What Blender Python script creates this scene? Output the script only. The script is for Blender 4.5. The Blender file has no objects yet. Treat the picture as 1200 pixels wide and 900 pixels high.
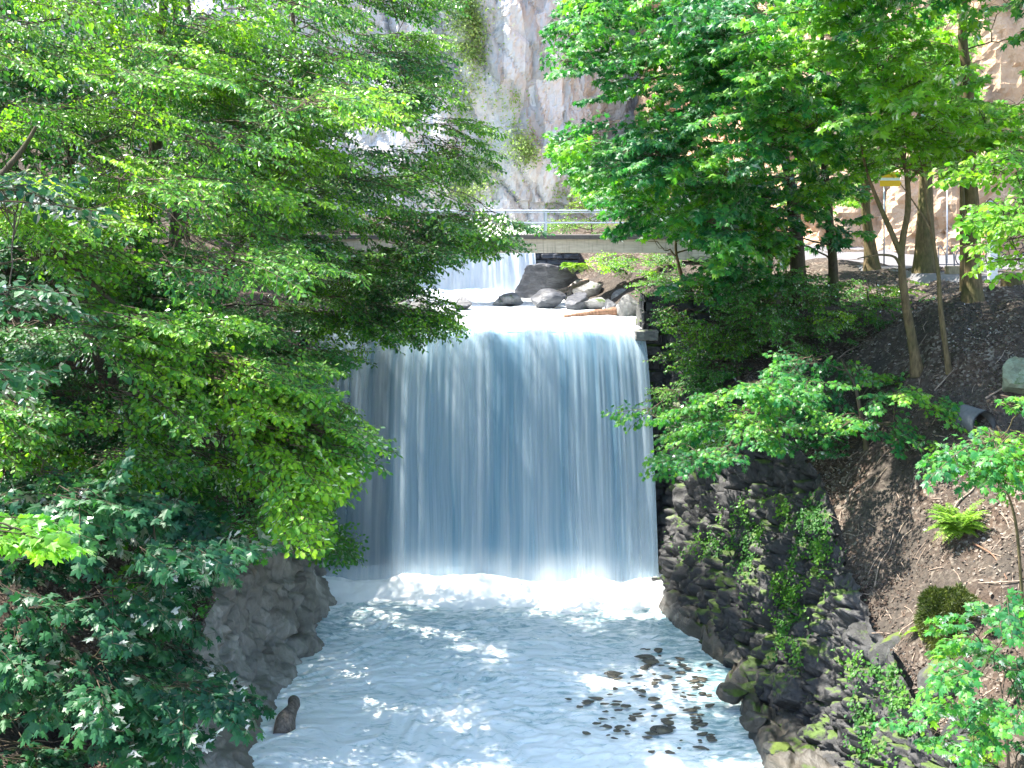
import bpy, math, random, time
import numpy as np

T0 = time.time()
HAZE = 0
# ------------------------------------------------------------------ set-up
F, CX, CY, CZ = 1400.0, 600.0, 250.0, 11.86      # focal length in photo pixels, horizon row, eye height above the pool (m)
rng = np.random.default_rng(7)
scene = bpy.context.scene
COL = scene.collection


def P(px, py, D):
    return np.array([(px - CX) / F * D, D, CZ - (py - CY) / F * D])


def proj(p):
    p = np.asarray(p)
    return CX + F * p[..., 0] / p[..., 1], CY + F * (CZ - p[..., 2]) / p[..., 1]


# ------------------------------------------------------------------ numpy noise
def _h(i, j, k, s):
    n = (i.astype(np.int64) * 73856093) ^ (j.astype(np.int64) * 19349663) ^ (k.astype(np.int64) * 83492791) ^ (s * 2654435761)
    n = (n ^ (n >> 13)) * 1274126177 & 0x7fffffff
    n = (n ^ (n >> 15)) * 668265263 & 0x7fffffff
    return ((n ^ (n >> 11)) & 0xffff) / 65536.0


def vnoise(p, s=0):
    i = np.floor(p).astype(np.int64)
    f = p - i
    f = f * f * (3 - 2 * f)
    r = 0
    for a in (0, 1):
        for b in (0, 1):
            for c in (0, 1):
                w = (f[:, 0] if a else 1 - f[:, 0]) * (f[:, 1] if b else 1 - f[:, 1]) * (f[:, 2] if c else 1 - f[:, 2])
                r = r + w * _h(i[:, 0] + a, i[:, 1] + b, i[:, 2] + c, s)
    return r * 2 - 1


def fbm(p, o=4, s=0):
    r, a = 0, 1.0
    for k in range(o):
        r = r + a * vnoise(p * (2.03 ** k) + 17.3 * k, s + k)
        a *= 0.5
    return r


def cells(p, s=0):
    """cellular noise: nearest distance, second distance, a random number per cell"""
    i = np.floor(p).astype(np.int64)
    f1 = np.full(len(p), 9.0)
    f2 = np.full(len(p), 9.0)
    cid = np.zeros(len(p))
    off = np.zeros(p.shape)
    for a in (-1, 0, 1):
        for b in (-1, 0, 1):
            for c in (-1, 0, 1):
                I, J, K = i[:, 0] + a, i[:, 1] + b, i[:, 2] + c
                q = np.stack([I + _h(I, J, K, s), J + _h(I, J, K, s + 1), K + _h(I, J, K, s + 2)], 1)
                d = np.linalg.norm(q - p, axis=1)
                m = d < f1
                off = np.where(m[:, None], p - q, off)
                f2 = np.where(m, f1, np.minimum(f2, d))
                cid = np.where(m, _h(I, J, K, s + 3), cid)
                f1 = np.where(m, d, f1)
    cells.off = off
    return f1, f2, cid


def sstep(a, b, x):
    t = np.clip((x - a) / (b - a), 0, 1)
    return t * t * (3 - 2 * t)


def tps(pts):
    pts = np.array(pts, float)
    n = len(pts)

    def U(r2):
        return r2 * np.log(r2 + 1e-9) * 0.5
    d2 = ((pts[:, None, :2] - pts[None, :, :2]) ** 2).sum(-1)
    A = np.zeros((n + 3, n + 3))
    A[:n, :n] = U(d2) + np.eye(n) * 0.8
    A[:n, n] = 1
    A[:n, n + 1:] = pts[:, :2]
    A[n:, :n] = A[:n, n:].T
    w = np.linalg.solve(A, np.r_[pts[:, 2], 0, 0, 0])

    def f(x, y):
        x = np.atleast_1d(np.asarray(x, float))
        y = np.atleast_1d(np.asarray(y, float))
        r2 = (x[:, None] - pts[None, :, 0]) ** 2 + (y[:, None] - pts[None, :, 1]) ** 2
        return U(r2) @ w[:n] + w[n] + w[n + 1] * x + w[n + 2] * y
    return f


# ------------------------------------------------------------------ mesh builder
class MB:
    def __init__(self):
        self.v, self.f, self.n, self.uv = [], [], 0, None

    def add(self, v, faces, mi=0):
        v = np.asarray(v, float)
        for fa in faces:
            fa = np.asarray(fa, int)
            if len(fa):
                self.f.append((fa + self.n, mi))
        self.v.append(v)
        self.n += len(v)
        return self

    def build(self, name, mats, parent=None, smooth=False, loc=None, uv=None):
        me = bpy.data.meshes.new(name)
        if self.n:
            v = np.concatenate(self.v)
            if loc is not None:
                v = v - np.asarray(loc)
            me.vertices.add(len(v))
            me.vertices.foreach_set('co', v.astype(np.float32).ravel())
            loops = np.concatenate([fa.ravel() for fa, _ in self.f])
            tot = np.concatenate([np.full(len(fa), fa.shape[1]) for fa, _ in self.f])
            mi = np.concatenate([np.full(len(fa), m) for fa, m in self.f])
            me.loops.add(len(loops))
            me.loops.foreach_set('vertex_index', loops.astype(np.int32))
            me.polygons.add(len(tot))
            st = np.r_[0, np.cumsum(tot)[:-1]]
            me.polygons.foreach_set('loop_start', st.astype(np.int32))
            me.polygons.foreach_set('material_index', mi.astype(np.int32))
            if uv is not None:
                l = me.uv_layers.new(name='UVMap')
                l.data.foreach_set('uv', uv[loops].astype(np.float32).ravel())
            me.update(calc_edges=True)
            me.polygons.foreach_set('use_smooth', np.full(len(tot), smooth))
        for m in (mats if isinstance(mats, (list, tuple)) else [mats]):
            me.materials.append(m)
        o = bpy.data.objects.new(name, me)
        COL.objects.link(o)
        if parent is not None:
            o.parent = parent
        if loc is not None:
            o.location = [float(a) for a in loc]
        return o


def grid_faces(nu, nv):
    a = np.arange(nu * nv).reshape(nu, nv)
    return np.stack([a[:-1, :-1], a[1:, :-1], a[1:, 1:], a[:-1, 1:]], -1).reshape(-1, 4)


def tag(o, label=None, cat=None, group=None, kind=None):
    if label:
        o['label'] = label
    if cat:
        o['category'] = cat
    if group:
        o['group'] = group
    if kind:
        o['kind'] = kind
    return o


def empty(name, loc, label, cat, group=None):
    o = bpy.data.objects.new(name, None)
    o.empty_display_size = 0.2
    COL.objects.link(o)
    o.location = [float(a) for a in loc]
    return tag(o, label, cat, group)


def tube(mb, pts, rad, sides=6, mi=0, cap=False, rough=0.0):
    pts = np.asarray(pts, float)
    n = len(pts)
    rad = np.broadcast_to(np.asarray(rad, float), (n,))
    t = np.gradient(pts, axis=0)
    t /= np.linalg.norm(t, axis=1)[:, None] + 1e-9
    up = np.array([0, 0, 1.0]) if abs(t[0][2]) < 0.8 else np.array([1.0, 0, 0])
    x = np.cross(up, t[0])
    x /= np.linalg.norm(x)
    V = []
    ang = np.arange(sides) * 2 * math.pi / sides
    for i in range(n):
        x = x - t[i] * (x @ t[i])
        x /= np.linalg.norm(x) + 1e-9
        y = np.cross(t[i], x)
        V.append(pts[i] + rad[i] * (np.cos(ang)[:, None] * x + np.sin(ang)[:, None] * y))
    V = np.concatenate(V)
    if rough:
        k = fbm(V / (rad.max() * 1.6) * np.array([1, 1, .35]), 3, 5)
        c = np.repeat(pts, sides, axis=0)
        V = c + (V - c) * (1 + rough * k)[:, None]
    a = np.arange(n * sides).reshape(n, sides)
    b = np.roll(a, -1, axis=1)
    f = np.stack([a[:-1], b[:-1], b[1:], a[1:]], -1).reshape(-1, 4)
    fs = [f]
    if cap:
        fs += [a[0][::-1][None], a[-1][None]]
    mb.add(V, fs, mi)


def box(mb, lo, hi, mi=0, bev=0.0):
    lo, hi = np.array(lo, float), np.array(hi, float)
    if bev <= 0:
        c = np.array([[x, y, z] for x in (0, 1) for y in (0, 1) for z in (0, 1)])
        v = lo + c * (hi - lo)
        mb.add(v, [[[0, 1, 3, 2], [4, 6, 7, 5], [0, 4, 5, 1], [2, 3, 7, 6], [0, 2, 6, 4], [1, 5, 7, 3]]], mi)
        return
    V, idx = [], {}
    for a in (0, 1):
        for b in (0, 1):
            for c in (0, 1):
                for ax in range(3):
                    s = np.array([a, b, c])
                    p = np.where(s, hi, lo).astype(float)
                    for k in range(3):
                        if k != ax:
                            p[k] += bev if s[k] == 0 else -bev
                    idx[(a, b, c, ax)] = len(V)
                    V.append(p)
    fs = []
    for ax in range(3):
        o = [k for k in range(3) if k != ax]
        for s in (0, 1):
            q = []
            for (u, w) in ((0, 0), (1, 0), (1, 1), (0, 1)):
                c = [0, 0, 0]
                c[ax], c[o[0]], c[o[1]] = s, u, w
                q.append(idx[(*c, ax)])
            fs.append(q)
    for ax in range(3):
        o = [k for k in range(3) if k != ax]
        for u in (0, 1):
            for w in (0, 1):
                q = []
                for (s, kk) in ((0, o[0]), (1, o[0]), (1, o[1]), (0, o[1])):
                    c = [0, 0, 0]
                    c[ax], c[o[0]], c[o[1]] = s, u, w
                    q.append(idx[(*c, kk)])
                fs.append(q)
    tri = [[idx[(a, b, c, 0)], idx[(a, b, c, 1)], idx[(a, b, c, 2)]] for a in (0, 1) for b in (0, 1) for c in (0, 1)]
    mb.add(V, [fs, tri], mi)


def lathe(mb, prof, centre, sides=24, mi=0):
    prof = np.array(prof, float)
    a = np.arange(sides) * 2 * math.pi / sides
    V = np.stack([prof[:, 0][:, None] * np.cos(a), prof[:, 0][:, None] * np.sin(a), np.repeat(prof[:, 1][:, None], sides, 1)], -1)
    i = np.arange(len(prof) * sides).reshape(len(prof), sides)
    j = np.roll(i, -1, 1)
    mb.add(V.reshape(-1, 3) + np.asarray(centre), [np.stack([i[:-1], j[:-1], j[1:], i[1:]], -1).reshape(-1, 4)], mi)


# ------------------------------------------------------------------ materials
class NT:
    def __init__(self, name):
        self.m = bpy.data.materials.new(name)
        self.m.use_nodes = True
        self.t = self.m.node_tree
        self.t.nodes.clear()
        self.out = self.t.nodes.new('ShaderNodeOutputMaterial')

    def n(self, typ, props=None, **ins):
        nd = self.t.nodes.new('ShaderNode' + typ)
        for k, v in (props or {}).items():
            setattr(nd, k, v)
        for k, v in ins.items():
            key = k.replace('_', ' ')
            s = nd.inputs[int(k[1:])] if (k[0] == 'i' and k[1:].isdigit()) else nd.inputs[key]
            if isinstance(v, bpy.types.NodeSocket):
                self.t.links.new(v, s)
            else:
                s.default_value = v
        return nd

    def coord(self, kind='Object', scale=(1, 1, 1), rot=(0, 0, 0)):
        c = self.n('TexCoord').outputs[kind]
        return self.n('Mapping', None, Vector=c, Scale=scale, Rotation=rot).outputs[0]

    def noise(self, vec, scale=1, detail=4, rough=0.55, dist=0.0):
        return self.n('TexNoise', None, Vector=vec, Scale=scale, Detail=detail, Roughness=rough, Distortion=dist).outputs['Fac']

    def ramp(self, fac, stops, interp='LINEAR'):
        r = self.n('ValToRGB', None, Fac=fac)
        r.color_ramp.interpolation = interp
        e = r.color_ramp.elements
        while len(e) < len(stops):
            e.new(0.5)
        for i, (p, c) in enumerate(stops):
            e[i].position = p
            e[i].color = (c, c, c, 1) if isinstance(c, (int, float)) else (*c, 1)
        return r.outputs[0]

    def mix(self, fac, a, b, mode='MIX'):
        nd = self.n('Mix', {'data_type': 'RGBA', 'blend_type': mode})
        for s, v in ((nd.inputs[0], fac), (nd.inputs[6], a), (nd.inputs[7], b)):
            if isinstance(v, bpy.types.NodeSocket):
                self.t.links.new(v, s)
            elif isinstance(v, (tuple, list)):
                s.default_value = (*v, 1) if len(v) == 3 else v
            else:
                s.default_value = v
        return nd.outputs[2]

    def math(self, op, a, b=0.0, clamp=False):
        return self.n('Math', {'operation': op, 'use_clamp': clamp}, i0=a, i1=b).outputs[0]

    def surf(self, s):
        self.t.links.new(s, self.out.inputs['Surface'])
        return self.m

    def principled(self, col, rough=0.8, bump=None, strength=0.5, dist=0.05, spec=0.3, **kw):
        ins = {'Base_Color': col if isinstance(col, bpy.types.NodeSocket) else (*col, 1), 'Roughness': rough, 'Specular_IOR_Level': spec}
        ins.update(kw)
        if bump is not None:
            ins['Normal'] = self.n('Bump', None, Height=bump, Strength=strength, Distance=dist).outputs[0]
        return self.surf(self.n('BsdfPrincipled', None, **ins).outputs[0])


def simple(name, col, rough=0.6, metal=0.0, var=0.15, scale=6):
    t = NT(name)
    nz = t.noise(t.coord(), scale, 5, 0.65)
    lo = tuple(c * (1 - var * 2) for c in col)
    hi = tuple(min(1, c * (1 + var)) for c in col)
    return t.principled(t.ramp(nz, [(0.3, lo), (0.7, hi)]), rough, nz, 0.25, 0.02, Metallic=metal)


def leaf_mat(name, cols, trans=0.42, tcol=(1.5, 1.75, 0.55), gloss=0.45, spec=0.45):
    t = NT(name)
    r = t.n('NewGeometry').outputs['Random Per Island']
    nz = t.noise(t.coord(), 0.45, 2, 0.5)
    nz = t.ramp(nz, [(0.36, 0.0), (0.64, 1.0)])  # clump noise puts light, dark and sky sheen of branches into leaf colour
    f = t.math('ADD', t.math('MULTIPLY', r, 0.5), t.math('MULTIPLY', nz, 0.5))
    k = len(cols)
    c = t.ramp(f, [(0.1 + 0.8 * i / (k - 1), cols[i]) for i in range(k)])
    tc = t.mix(1.0, c, tcol, 'MULTIPLY')
    d = t.n('BsdfDiffuse', None, Color=c).outputs[0]
    tr = t.n('BsdfTranslucent', None, Color=tc).outputs[0]
    s = t.n('MixShader', None, Fac=trans, i1=d, i2=tr).outputs[0]
    g = t.n('BsdfGlossy', None, Color=(1, 1, 1, 1), Roughness=gloss).outputs[0]
    fr = t.n('Fresnel', None, IOR=1.42).outputs[0]
    fr = t.math('MULTIPLY', fr, spec)
    return t.surf(t.n('MixShader', None, Fac=fr, i1=s, i2=g).outputs[0])


def rock_mat(name, dark, light, warm=None, moss=0.0, scale=1.0, stretch=(1, 1, 1), rot=(0, 0, 0), rough=0.85, mosscol=(0.032, 0.055, 0.010), wet=0.0, strength=0.8):
    t = NT(name)
    v = t.coord('Object', stretch, rot)
    a = t.noise(v, 1.1 * scale, 8, 0.62, 0.4)
    b = t.noise(v, 6 * scale, 6, 0.7)
    cr = t.n('TexVoronoi', {'feature': 'F1'}, Vector=v, Scale=2.4 * scale, Randomness=1.0)
    c = t.ramp(t.math('ADD', t.math('MULTIPLY', a, .6), t.math('MULTIPLY', b, .4)), [(0.32, dark), (0.5, tuple((x + y) / 2 for x, y in zip(dark, light))), (0.68, light)])
    bw = t.n('RGBToBW', None, Color=cr.outputs['Color']).outputs[0]
    c = t.mix(0.55, c, t.ramp(bw, [(0.2, 0.5), (0.8, 1.3)]), 'MULTIPLY')
    if warm:
        w = t.ramp(t.noise(v, 0.35 * scale, 5, 0.6), [(0.42, 0.0), (0.62, 1.0)])
        c = t.mix(w, c, warm)
    if moss > 0:
        nz = t.n('SeparateXYZ', None, Vector=t.n('NewGeometry').outputs['Normal']).outputs[2]
        mm = t.math('ADD', t.math('MULTIPLY', nz, 0.25), t.noise(t.coord(), 0.8, 6, 0.7))
        mm = t.ramp(mm, [(0.80 - moss, 0.0), (0.86 - moss, 1.0)])
        c = t.mix(mm, c, t.mix(b, mosscol, tuple(x * 2.6 for x in mosscol)))
    hgt = t.math('ADD', t.math('MULTIPLY', a, 0.8), t.math('MULTIPLY', b, 0.25))
    rr = t.ramp(a, [(0.35, max(0.15, rough - wet)), (0.6, rough)])
    return t.principled(c, rr, hgt, strength, 0.25 / scale, 0.4)


def lin(r, g, b):
    f = lambda u: ((u / 255 + 0.055) / 1.055) ** 2.4 if u > 10 else u / 3294.6
    return (f(r), f(g), f(b))


M = {}
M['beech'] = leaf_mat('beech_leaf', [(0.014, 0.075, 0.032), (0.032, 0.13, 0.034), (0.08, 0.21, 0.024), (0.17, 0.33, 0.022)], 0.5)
M['beech_dark'] = leaf_mat('shaded_hornbeam_leaf', [(0.015, 0.075, 0.032), (0.03, 0.12, 0.034), (0.06, 0.18, 0.028)], 0.45)  # shaded copy of the beech leaf, shade put into darker greens
M['beech_light'] = leaf_mat('lit_beech_leaf', [(0.022, 0.10, 0.038), (0.065, 0.20, 0.036), (0.14, 0.31, 0.026), (0.27, 0.44, 0.026)], 0.54)  # lit copy of the beech leaf, sunlight put into its colour
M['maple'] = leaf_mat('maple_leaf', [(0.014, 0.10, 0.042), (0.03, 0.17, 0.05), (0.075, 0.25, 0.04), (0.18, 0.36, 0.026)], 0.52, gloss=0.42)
M['maple_light'] = leaf_mat('lit_maple_leaf', [(0.06, 0.21, 0.034), (0.13, 0.31, 0.026), (0.25, 0.42, 0.024)], 0.58, gloss=0.42)  # lit copy of the maple leaf, backlit glow put into yellower greens
M['maple_dark'] = leaf_mat('shaded_maple_leaf', [(0.010, 0.055, 0.030), (0.018, 0.085, 0.038), (0.032, 0.12, 0.036)], 0.34, gloss=0.42)  # shaded copy of the maple leaf, shade put into dark teal greens
M['shrub'] = leaf_mat('shrub_leaf', [(0.03, 0.12, 0.035), (0.06, 0.19, 0.035), (0.13, 0.27, 0.028)], 0.42)
M['fern'] = leaf_mat('fern_frond', [(0.10, 0.22, 0.02), (0.17, 0.32, 0.025), (0.26, 0.38, 0.03)], 0.4)
M['wall_leaf'] = leaf_mat('wall_plant_leaf', [(0.02, 0.09, 0.02), (0.05, 0.16, 0.02), (0.12, 0.26, 0.02)], 0.4)
M['cliff_grass'] = leaf_mat('cliff_grass_blade', [(0.15, 0.23, 0.07), (0.24, 0.34, 0.10), (0.33, 0.42, 0.15)], 0.4)
M['moss'] = leaf_mat('moss_tuft', [(0.03, 0.055, 0.012), (0.06, 0.085, 0.016), (0.10, 0.115, 0.02)], 0.2, gloss=0.6, spec=.1)
M['litter'] = leaf_mat('dead_leaf', [(0.04, 0.027, 0.02), (0.085, 0.058, 0.043), (0.14, 0.105, 0.082), (0.33, 0.29, 0.25)], 0.1, (1, 1, 1), 0.5)


def bark_mat(name, dark, light, moss=0.35):
    t = NT(name)
    v = t.coord('Object', (1, 1, 0.25))
    a = t.noise(v, 16, 6, 0.7)
    b = t.noise(t.coord(), 1.3, 4, 0.6)
    c = t.ramp(a, [(0.3, dark), (0.7, light)])
    c = t.mix(t.ramp(b, [(0.6 - moss * .3, 0.0), (0.72, 0.75)]), c, (0.055, 0.065, 0.016))
    return t.principled(c, 0.9, a, 0.7, 0.03)


M['bark'] = bark_mat('grey_brown_bark', (0.022, 0.017, 0.012), (0.10, 0.08, 0.055))
M['bark_warm'] = bark_mat('warm_bark', (0.04, 0.028, 0.014), (0.17, 0.125, 0.065), 0.6)
M['twig'] = bark_mat('twig_bark', (0.03, 0.022, 0.015), (0.12, 0.09, 0.06), 0.1)
M['rock_wall'] = rock_mat('wet_wall_stone', (0.008, 0.008, 0.009), (0.062, 0.062, 0.064), None, 0.13, 1.2, (1, 1, .7), rough=0.75, wet=0.35)
M['rock_left'] = rock_mat('pale_bank_rock', (0.12, 0.112, 0.10), (0.46, 0.43, 0.38), (0.16, 0.14, 0.11), 0.0, 0.9, (1, 1, .35), (0.2, 0.35, 0), 0.8, wet=0.3)
M['rock_cliff'] = rock_mat('grey_cliff_rock', (0.37, 0.365, 0.355), (0.60, 0.595, 0.58), (0.54, 0.52, 0.485), 0.0, 0.28, (1, 1, .22), (0.0, 0.18, 0), 0.95, strength=1.0)  # base colour raised so paleness stands in for distant haze
M['rock_cliff_sunlit'] = rock_mat('sunlit_cliff_rock', (0.24, 0.17, 0.12), (0.62, 0.44, 0.29), (0.60, 0.38, 0.22), 0.0, 0.3, (1, 1, .6), (0.3, 0.2, 0), 0.95, strength=1.0)  # golden sunlight on this cliff is put into the rock colour
M['rock_dark'] = rock_mat('dark_slate_rock', (0.02, 0.022, 0.028), (0.12, 0.125, 0.14), None, 0.0, 1.6, (.6, .6, 2.2), (0.3, 0.1, 0), 0.6, wet=0.3)
M['rock_grey'] = rock_mat('grey_boulder_rock', (0.09, 0.09, 0.09), (0.27, 0.265, 0.26), None, 0.04, 1.6, (1, 1, 1.6), (0.4, 0.2, 0), 0.8)
M['rock_mossy'] = rock_mat('mossy_boulder_rock', (0.02, 0.021, 0.02), (0.10, 0.10, 0.096), None, 0.18, 1.4, mosscol=(0.04, 0.058, 0.009))
M['stone_wet'] = rock_mat('wet_river_stone', (0.02, 0.02, 0.02), (0.13, 0.125, 0.11), (0.13, 0.11, 0.07), 0.0, 4, rough=0.5, wet=0.3)
M['shelf'] = rock_mat('wet_shelf_rock', (0.022, 0.021, 0.020), (0.12, 0.112, 0.10), (0.07, 0.06, 0.045), 0.06, 1.3, (1, .5, 2), (0, 0, .3), 0.6, wet=0.35)
def concrete_mat():
    t = NT('bridge_concrete')
    a = t.noise(t.coord('Object', (.8, .8, 6)), 2.0, 6, .65)
    b = t.noise(t.coord('Object', (5, 5, .35)), 1.6, 5, .6)
    c = t.ramp(a, [(.3, (0.24, 0.21, 0.17)), (.7, (0.40, 0.36, 0.29))])
    c = t.mix(t.ramp(b, [(.52, 0.0), (.68, .7)]), c, (0.13, 0.12, 0.095))
    return t.principled(c, .9, a, .4, .02)


M['concrete'] = concrete_mat()
M['deck'] = simple('dark_deck_edge', (0.075, 0.07, 0.066), 0.85)
M['galv'] = simple('galvanised_steel', (0.42, 0.46, 0.52), 0.45, 0.5, 0.08)
M['pipe'] = simple('weathered_pipe', (0.10, 0.11, 0.12), 0.8)
M['steel_dark'] = simple('dark_steel', (0.10, 0.11, 0.13), 0.5, 0.4)
M['rubber'] = simple('tyre_rubber', (0.02, 0.02, 0.022), 0.8)
M['red'] = simple('red_paint', (0.45, 0.025, 0.03), 0.4)
M['blackp'] = simple('black_paint', (0.03, 0.03, 0.035), 0.4)
M['white'] = simple('white_paint', (0.72, 0.73, 0.72), 0.5, 0, 0.05)
M['yellow'] = simple('yellow_sign_paint', (0.75, 0.42, 0.01), 0.45, 0, 0.03)
M['deadwood'] = bark_mat('bleached_deadwood', (0.12, 0.09, 0.07), (0.36, 0.28, 0.22), 0.0)
M['bark_dead'] = bark_mat('wet_deadwood', (0.05, 0.04, 0.034), (0.24, 0.20, 0.17), 0.0)
M['redwood'] = bark_mat('reddish_log_wood', (0.10, 0.055, 0.035), (0.32, 0.18, 0.12), 0.0)
M['cutwood'] = bark_mat('cut_wood', (0.16, 0.13, 0.08), (0.30, 0.24, 0.15), 0.2)
M['asphalt'] = simple('pale_worn_asphalt', (0.13, 0.127, 0.135), 0.9, 0, 0.12, 1.2)


def soil_mat():
    t = NT('leaf_strewn_soil')
    v = t.coord()
    big = t.noise(v, 0.55, 6, 0.62, 0.3)
    fine = t.noise(v, 9, 6, 0.75)
    vo = t.n('TexVoronoi', {'feature': 'F1'}, Vector=v, Scale=14.0)
    chip = t.n('RGBToBW', None, Color=vo.outputs['Color']).outputs[0]
    base = t.ramp(fine, [(0.3, (0.022, 0.019, 0.017)), (0.7, (0.085, 0.072, 0.06))])
    lit = t.ramp(chip, [(0.15, (0.035, 0.024, 0.018)), (0.45, (0.085, 0.06, 0.045)), (0.62, (0.06, 0.043, 0.034)), (0.8, (0.20, 0.17, 0.14))])
    f = t.ramp(t.math('ADD', t.math('MULTIPLY', big, .8), t.math('MULTIPLY', fine, .2)), [(0.44, 0.0), (0.6, 1.0)])
    return t.principled(t.mix(f, base, lit), 0.95, t.math('ADD', fine, t.math('MULTIPLY', vo.outputs['Distance'], .5)), 0.9, 0.05, 0.2)


M['soil'] = soil_mat()


def pool_mat():
    t = NT('milky_turbulent_water')
    v = t.coord('Object')
    warp = t.n('TexNoise', None, Vector=v, Scale=0.35, Detail=3.0).outputs['Color']
    vv = t.n('VectorMath', {'operation': 'MULTIPLY_ADD'}, i0=warp, i1=(1.8, 1.8, 0), i2=v).outputs[0]
    st = t.n('Mapping', None, Vector=vv, Rotation=(0, 0, 0.42), Scale=(0.8, 2.3, 1)).outputs[0]
    a = t.noise(st, 2.6, 11, 0.74, 0.7)
    b = t.noise(vv, 0.42, 5, 0.6)
    f = t.math('ADD', t.math('MULTIPLY', a, 0.74), t.math('MULTIPLY', b, 0.26))
    sep = t.n('SeparateXYZ', None, Vector=v)
    near = t.ramp(t.math('DIVIDE', sep.outputs[1], 50), [(0.5, 0.09), (0.66, 0.05), (0.72, -0.0)])
    f = t.math('ADD', f, near)
    chan = t.ramp(t.math('ADD', t.math('DIVIDE', sep.outputs[0], 10), t.math('MULTIPLY', t.math('SUBTRACT', b, .5), .25)), [(0.37, 0.0), (0.47, 0.10)])
    f = t.math('SUBTRACT', f, chan)
    c = t.ramp(f, [(0.39, (0.16, 0.31, 0.35)), (0.46, (0.36, 0.50, 0.53)), (0.52, (0.70, 0.77, 0.77)), (0.56, (0.90, 0.92, 0.92))])
    rr = t.ramp(f, [(0.4, 0.35), (0.6, 0.7)])
    r = t.noise(st, 2.8, 6, 0.6, 0.6)
    return t.principled(c, rr, t.math('ADD', r, t.math('MULTIPLY', a, .8)), 0.3, 0.10, 0.4)


def upper_mat():
    t = NT('fast_upper_river_water')
    v = t.coord('Object', (1.6, 0.45, 1))
    a = t.noise(v, 0.9, 7, 0.62, 0.8)
    c = t.ramp(a, [(0.34, (0.34, 0.40, 0.42)), (0.5, (0.66, 0.69, 0.70)), (0.62, (0.86, 0.88, 0.89))])  # foam and sky reflection both put into the whitish colour
    return t.principled(c, 0.4, a, 0.4, 0.10, 0.5)


def fall_mat(name, lo, hi, dens, us=1.0, thin_left=False, deep=(0.29, 0.50, 0.66)):
    """silky long-exposure water: strands by UV (u metres across, v metres down)"""
    t = NT(name)
    uv = t.n('TexCoord').outputs['UV']
    w = t.noise(t.n('Mapping', None, Vector=uv, Scale=(.5, .16, 1)).outputs[0], 1, 2, 0.5)
    sep = t.n('SeparateXYZ', None, Vector=uv)
    u = t.math('ADD', sep.outputs[0], t.math('MULTIPLY', t.math('SUBTRACT', w, .5), 0.5))
    vec = lambda su, sv, off: t.n('CombineXYZ', None, X=t.math('MULTIPLY', u, su * us), Y=t.math('MULTIPLY', sep.outputs[1], sv), Z=off).outputs[0]
    broad = t.noise(vec(1.1, 0.05, 1.3), 1, 3, 0.5)
    med = t.noise(vec(4.5, 0.09, 3.1), 1, 3, 0.6)
    fine = t.noise(vec(17, 0.16, 7.7), 1, 4, 0.65)
    s = t.math('ADD', t.math('MULTIPLY', broad, 0.42), t.math('ADD', t.math('MULTIPLY', med, 0.38), t.math('MULTIPLY', fine, 0.20)))
    al = t.ramp(s, [(0.40 - dens, lo), (0.62 - dens * .5, hi)])
    # aerated where it breaks at the lip and near the foot
    top = t.ramp(t.math('DIVIDE', sep.outputs[1], 10), [(0.05, 0.42), (0.22, 0.0), (0.80, 0.0), (0.98, 0.3)])
    al = t.math('ADD', al, top, True)
    if thin_left:
        e = t.ramp(t.math('DIVIDE', t.math('ADD', sep.outputs[0], 6.5), 10.0), [(0.0, 0.0), (0.04, 0.38), (0.27, 0.50), (0.31, 1.0)])
        al = t.math('MULTIPLY', al, e)
    col = t.ramp(s, [(0.40, deep), (0.55, tuple(.55 * a + .4 for a in deep)), (0.72, (0.70, 0.81, 0.87))])
    d = t.n('BsdfDiffuse', None, Color=col).outputs[0]
    tr = t.n('BsdfTranslucent', None, Color=col).outputs[0]
    m1 = t.n('MixShader', None, Fac=0.35, i1=d, i2=tr).outputs[0]
    tp = t.n('BsdfTransparent').outputs[0]
    return t.surf(t.n('MixShader', None, Fac=al, i1=tp, i2=m1).outputs[0])


def foam_mat():
    t = NT('white_foam')
    a = t.noise(t.coord('Object', (1, 1, 1)), 1.4, 7, 0.65)
    c = t.ramp(a, [(0.3, (0.86, 0.89, 0.90)), (0.6, (0.95, 0.96, 0.96))])
    return t.principled(c, 0.9, a, 0.3, 0.1, 0.1)


M['pool'] = pool_mat()
M['upper'] = upper_mat()
M['foam'] = foam_mat()
M['fall_back'] = fall_mat('falling_water_sheet', 0.84, 1.0, 0.03, 0.8, True)
M['fall_front'] = fall_mat('falling_water_strands', 0.0, 0.5, -0.06, 1.0, True)
M['fall_up'] = fall_mat('upper_falling_water', 0.9, 1.0, 0.1, 1.0, False, (0.72, 0.80, 0.86))  # sunlit white of the upper fall put into its lighter water colour


# ------------------------------------------------------------------ leaves and sprays
def leaf_maple(hi):
    pol = [(0, .66), (14, .47), (20, .45), (28, .27), (38, .42), (53, .62), (66, .44), (74, .43), (84, .27), (100, .38), (118, .46), (140, .33), (180, .33)] if hi else \
          [(0, .66), (28, .28), (53, .61), (86, .27), (118, .46), (180, .33)]
    pts = [(a, r) for a, r in pol] + [(-a, r) for a, r in pol[-2:0:-1]]
    v = [(0.34, 0, 0)]
    for a, r in pts:
        x, y = 0.34 + r * math.cos(math.radians(a)), r * math.sin(math.radians(a))
        v.append((x, y, -0.22 * abs(y) - 0.16 * x * x))
    n = len(pts)
    return np.array(v), [np.array([[0, i + 1, (i + 1) % n + 1] for i in range(n)])]


def leaf_ovate(w=0.25):
    v = np.array([(0, 0, 0), (.3, w, .05), (.72, w * .85, .03), (1, 0, -.10), (.72, -w * .85, .03), (.3, -w, .05), (.5, 0, -.03)])
    return v, [
               np.array([[0, 6, 1], [1, 6, 2], [6, 3, 2], [0, 5, 6], [5, 4, 6], [6, 4, 3]])]


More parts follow.
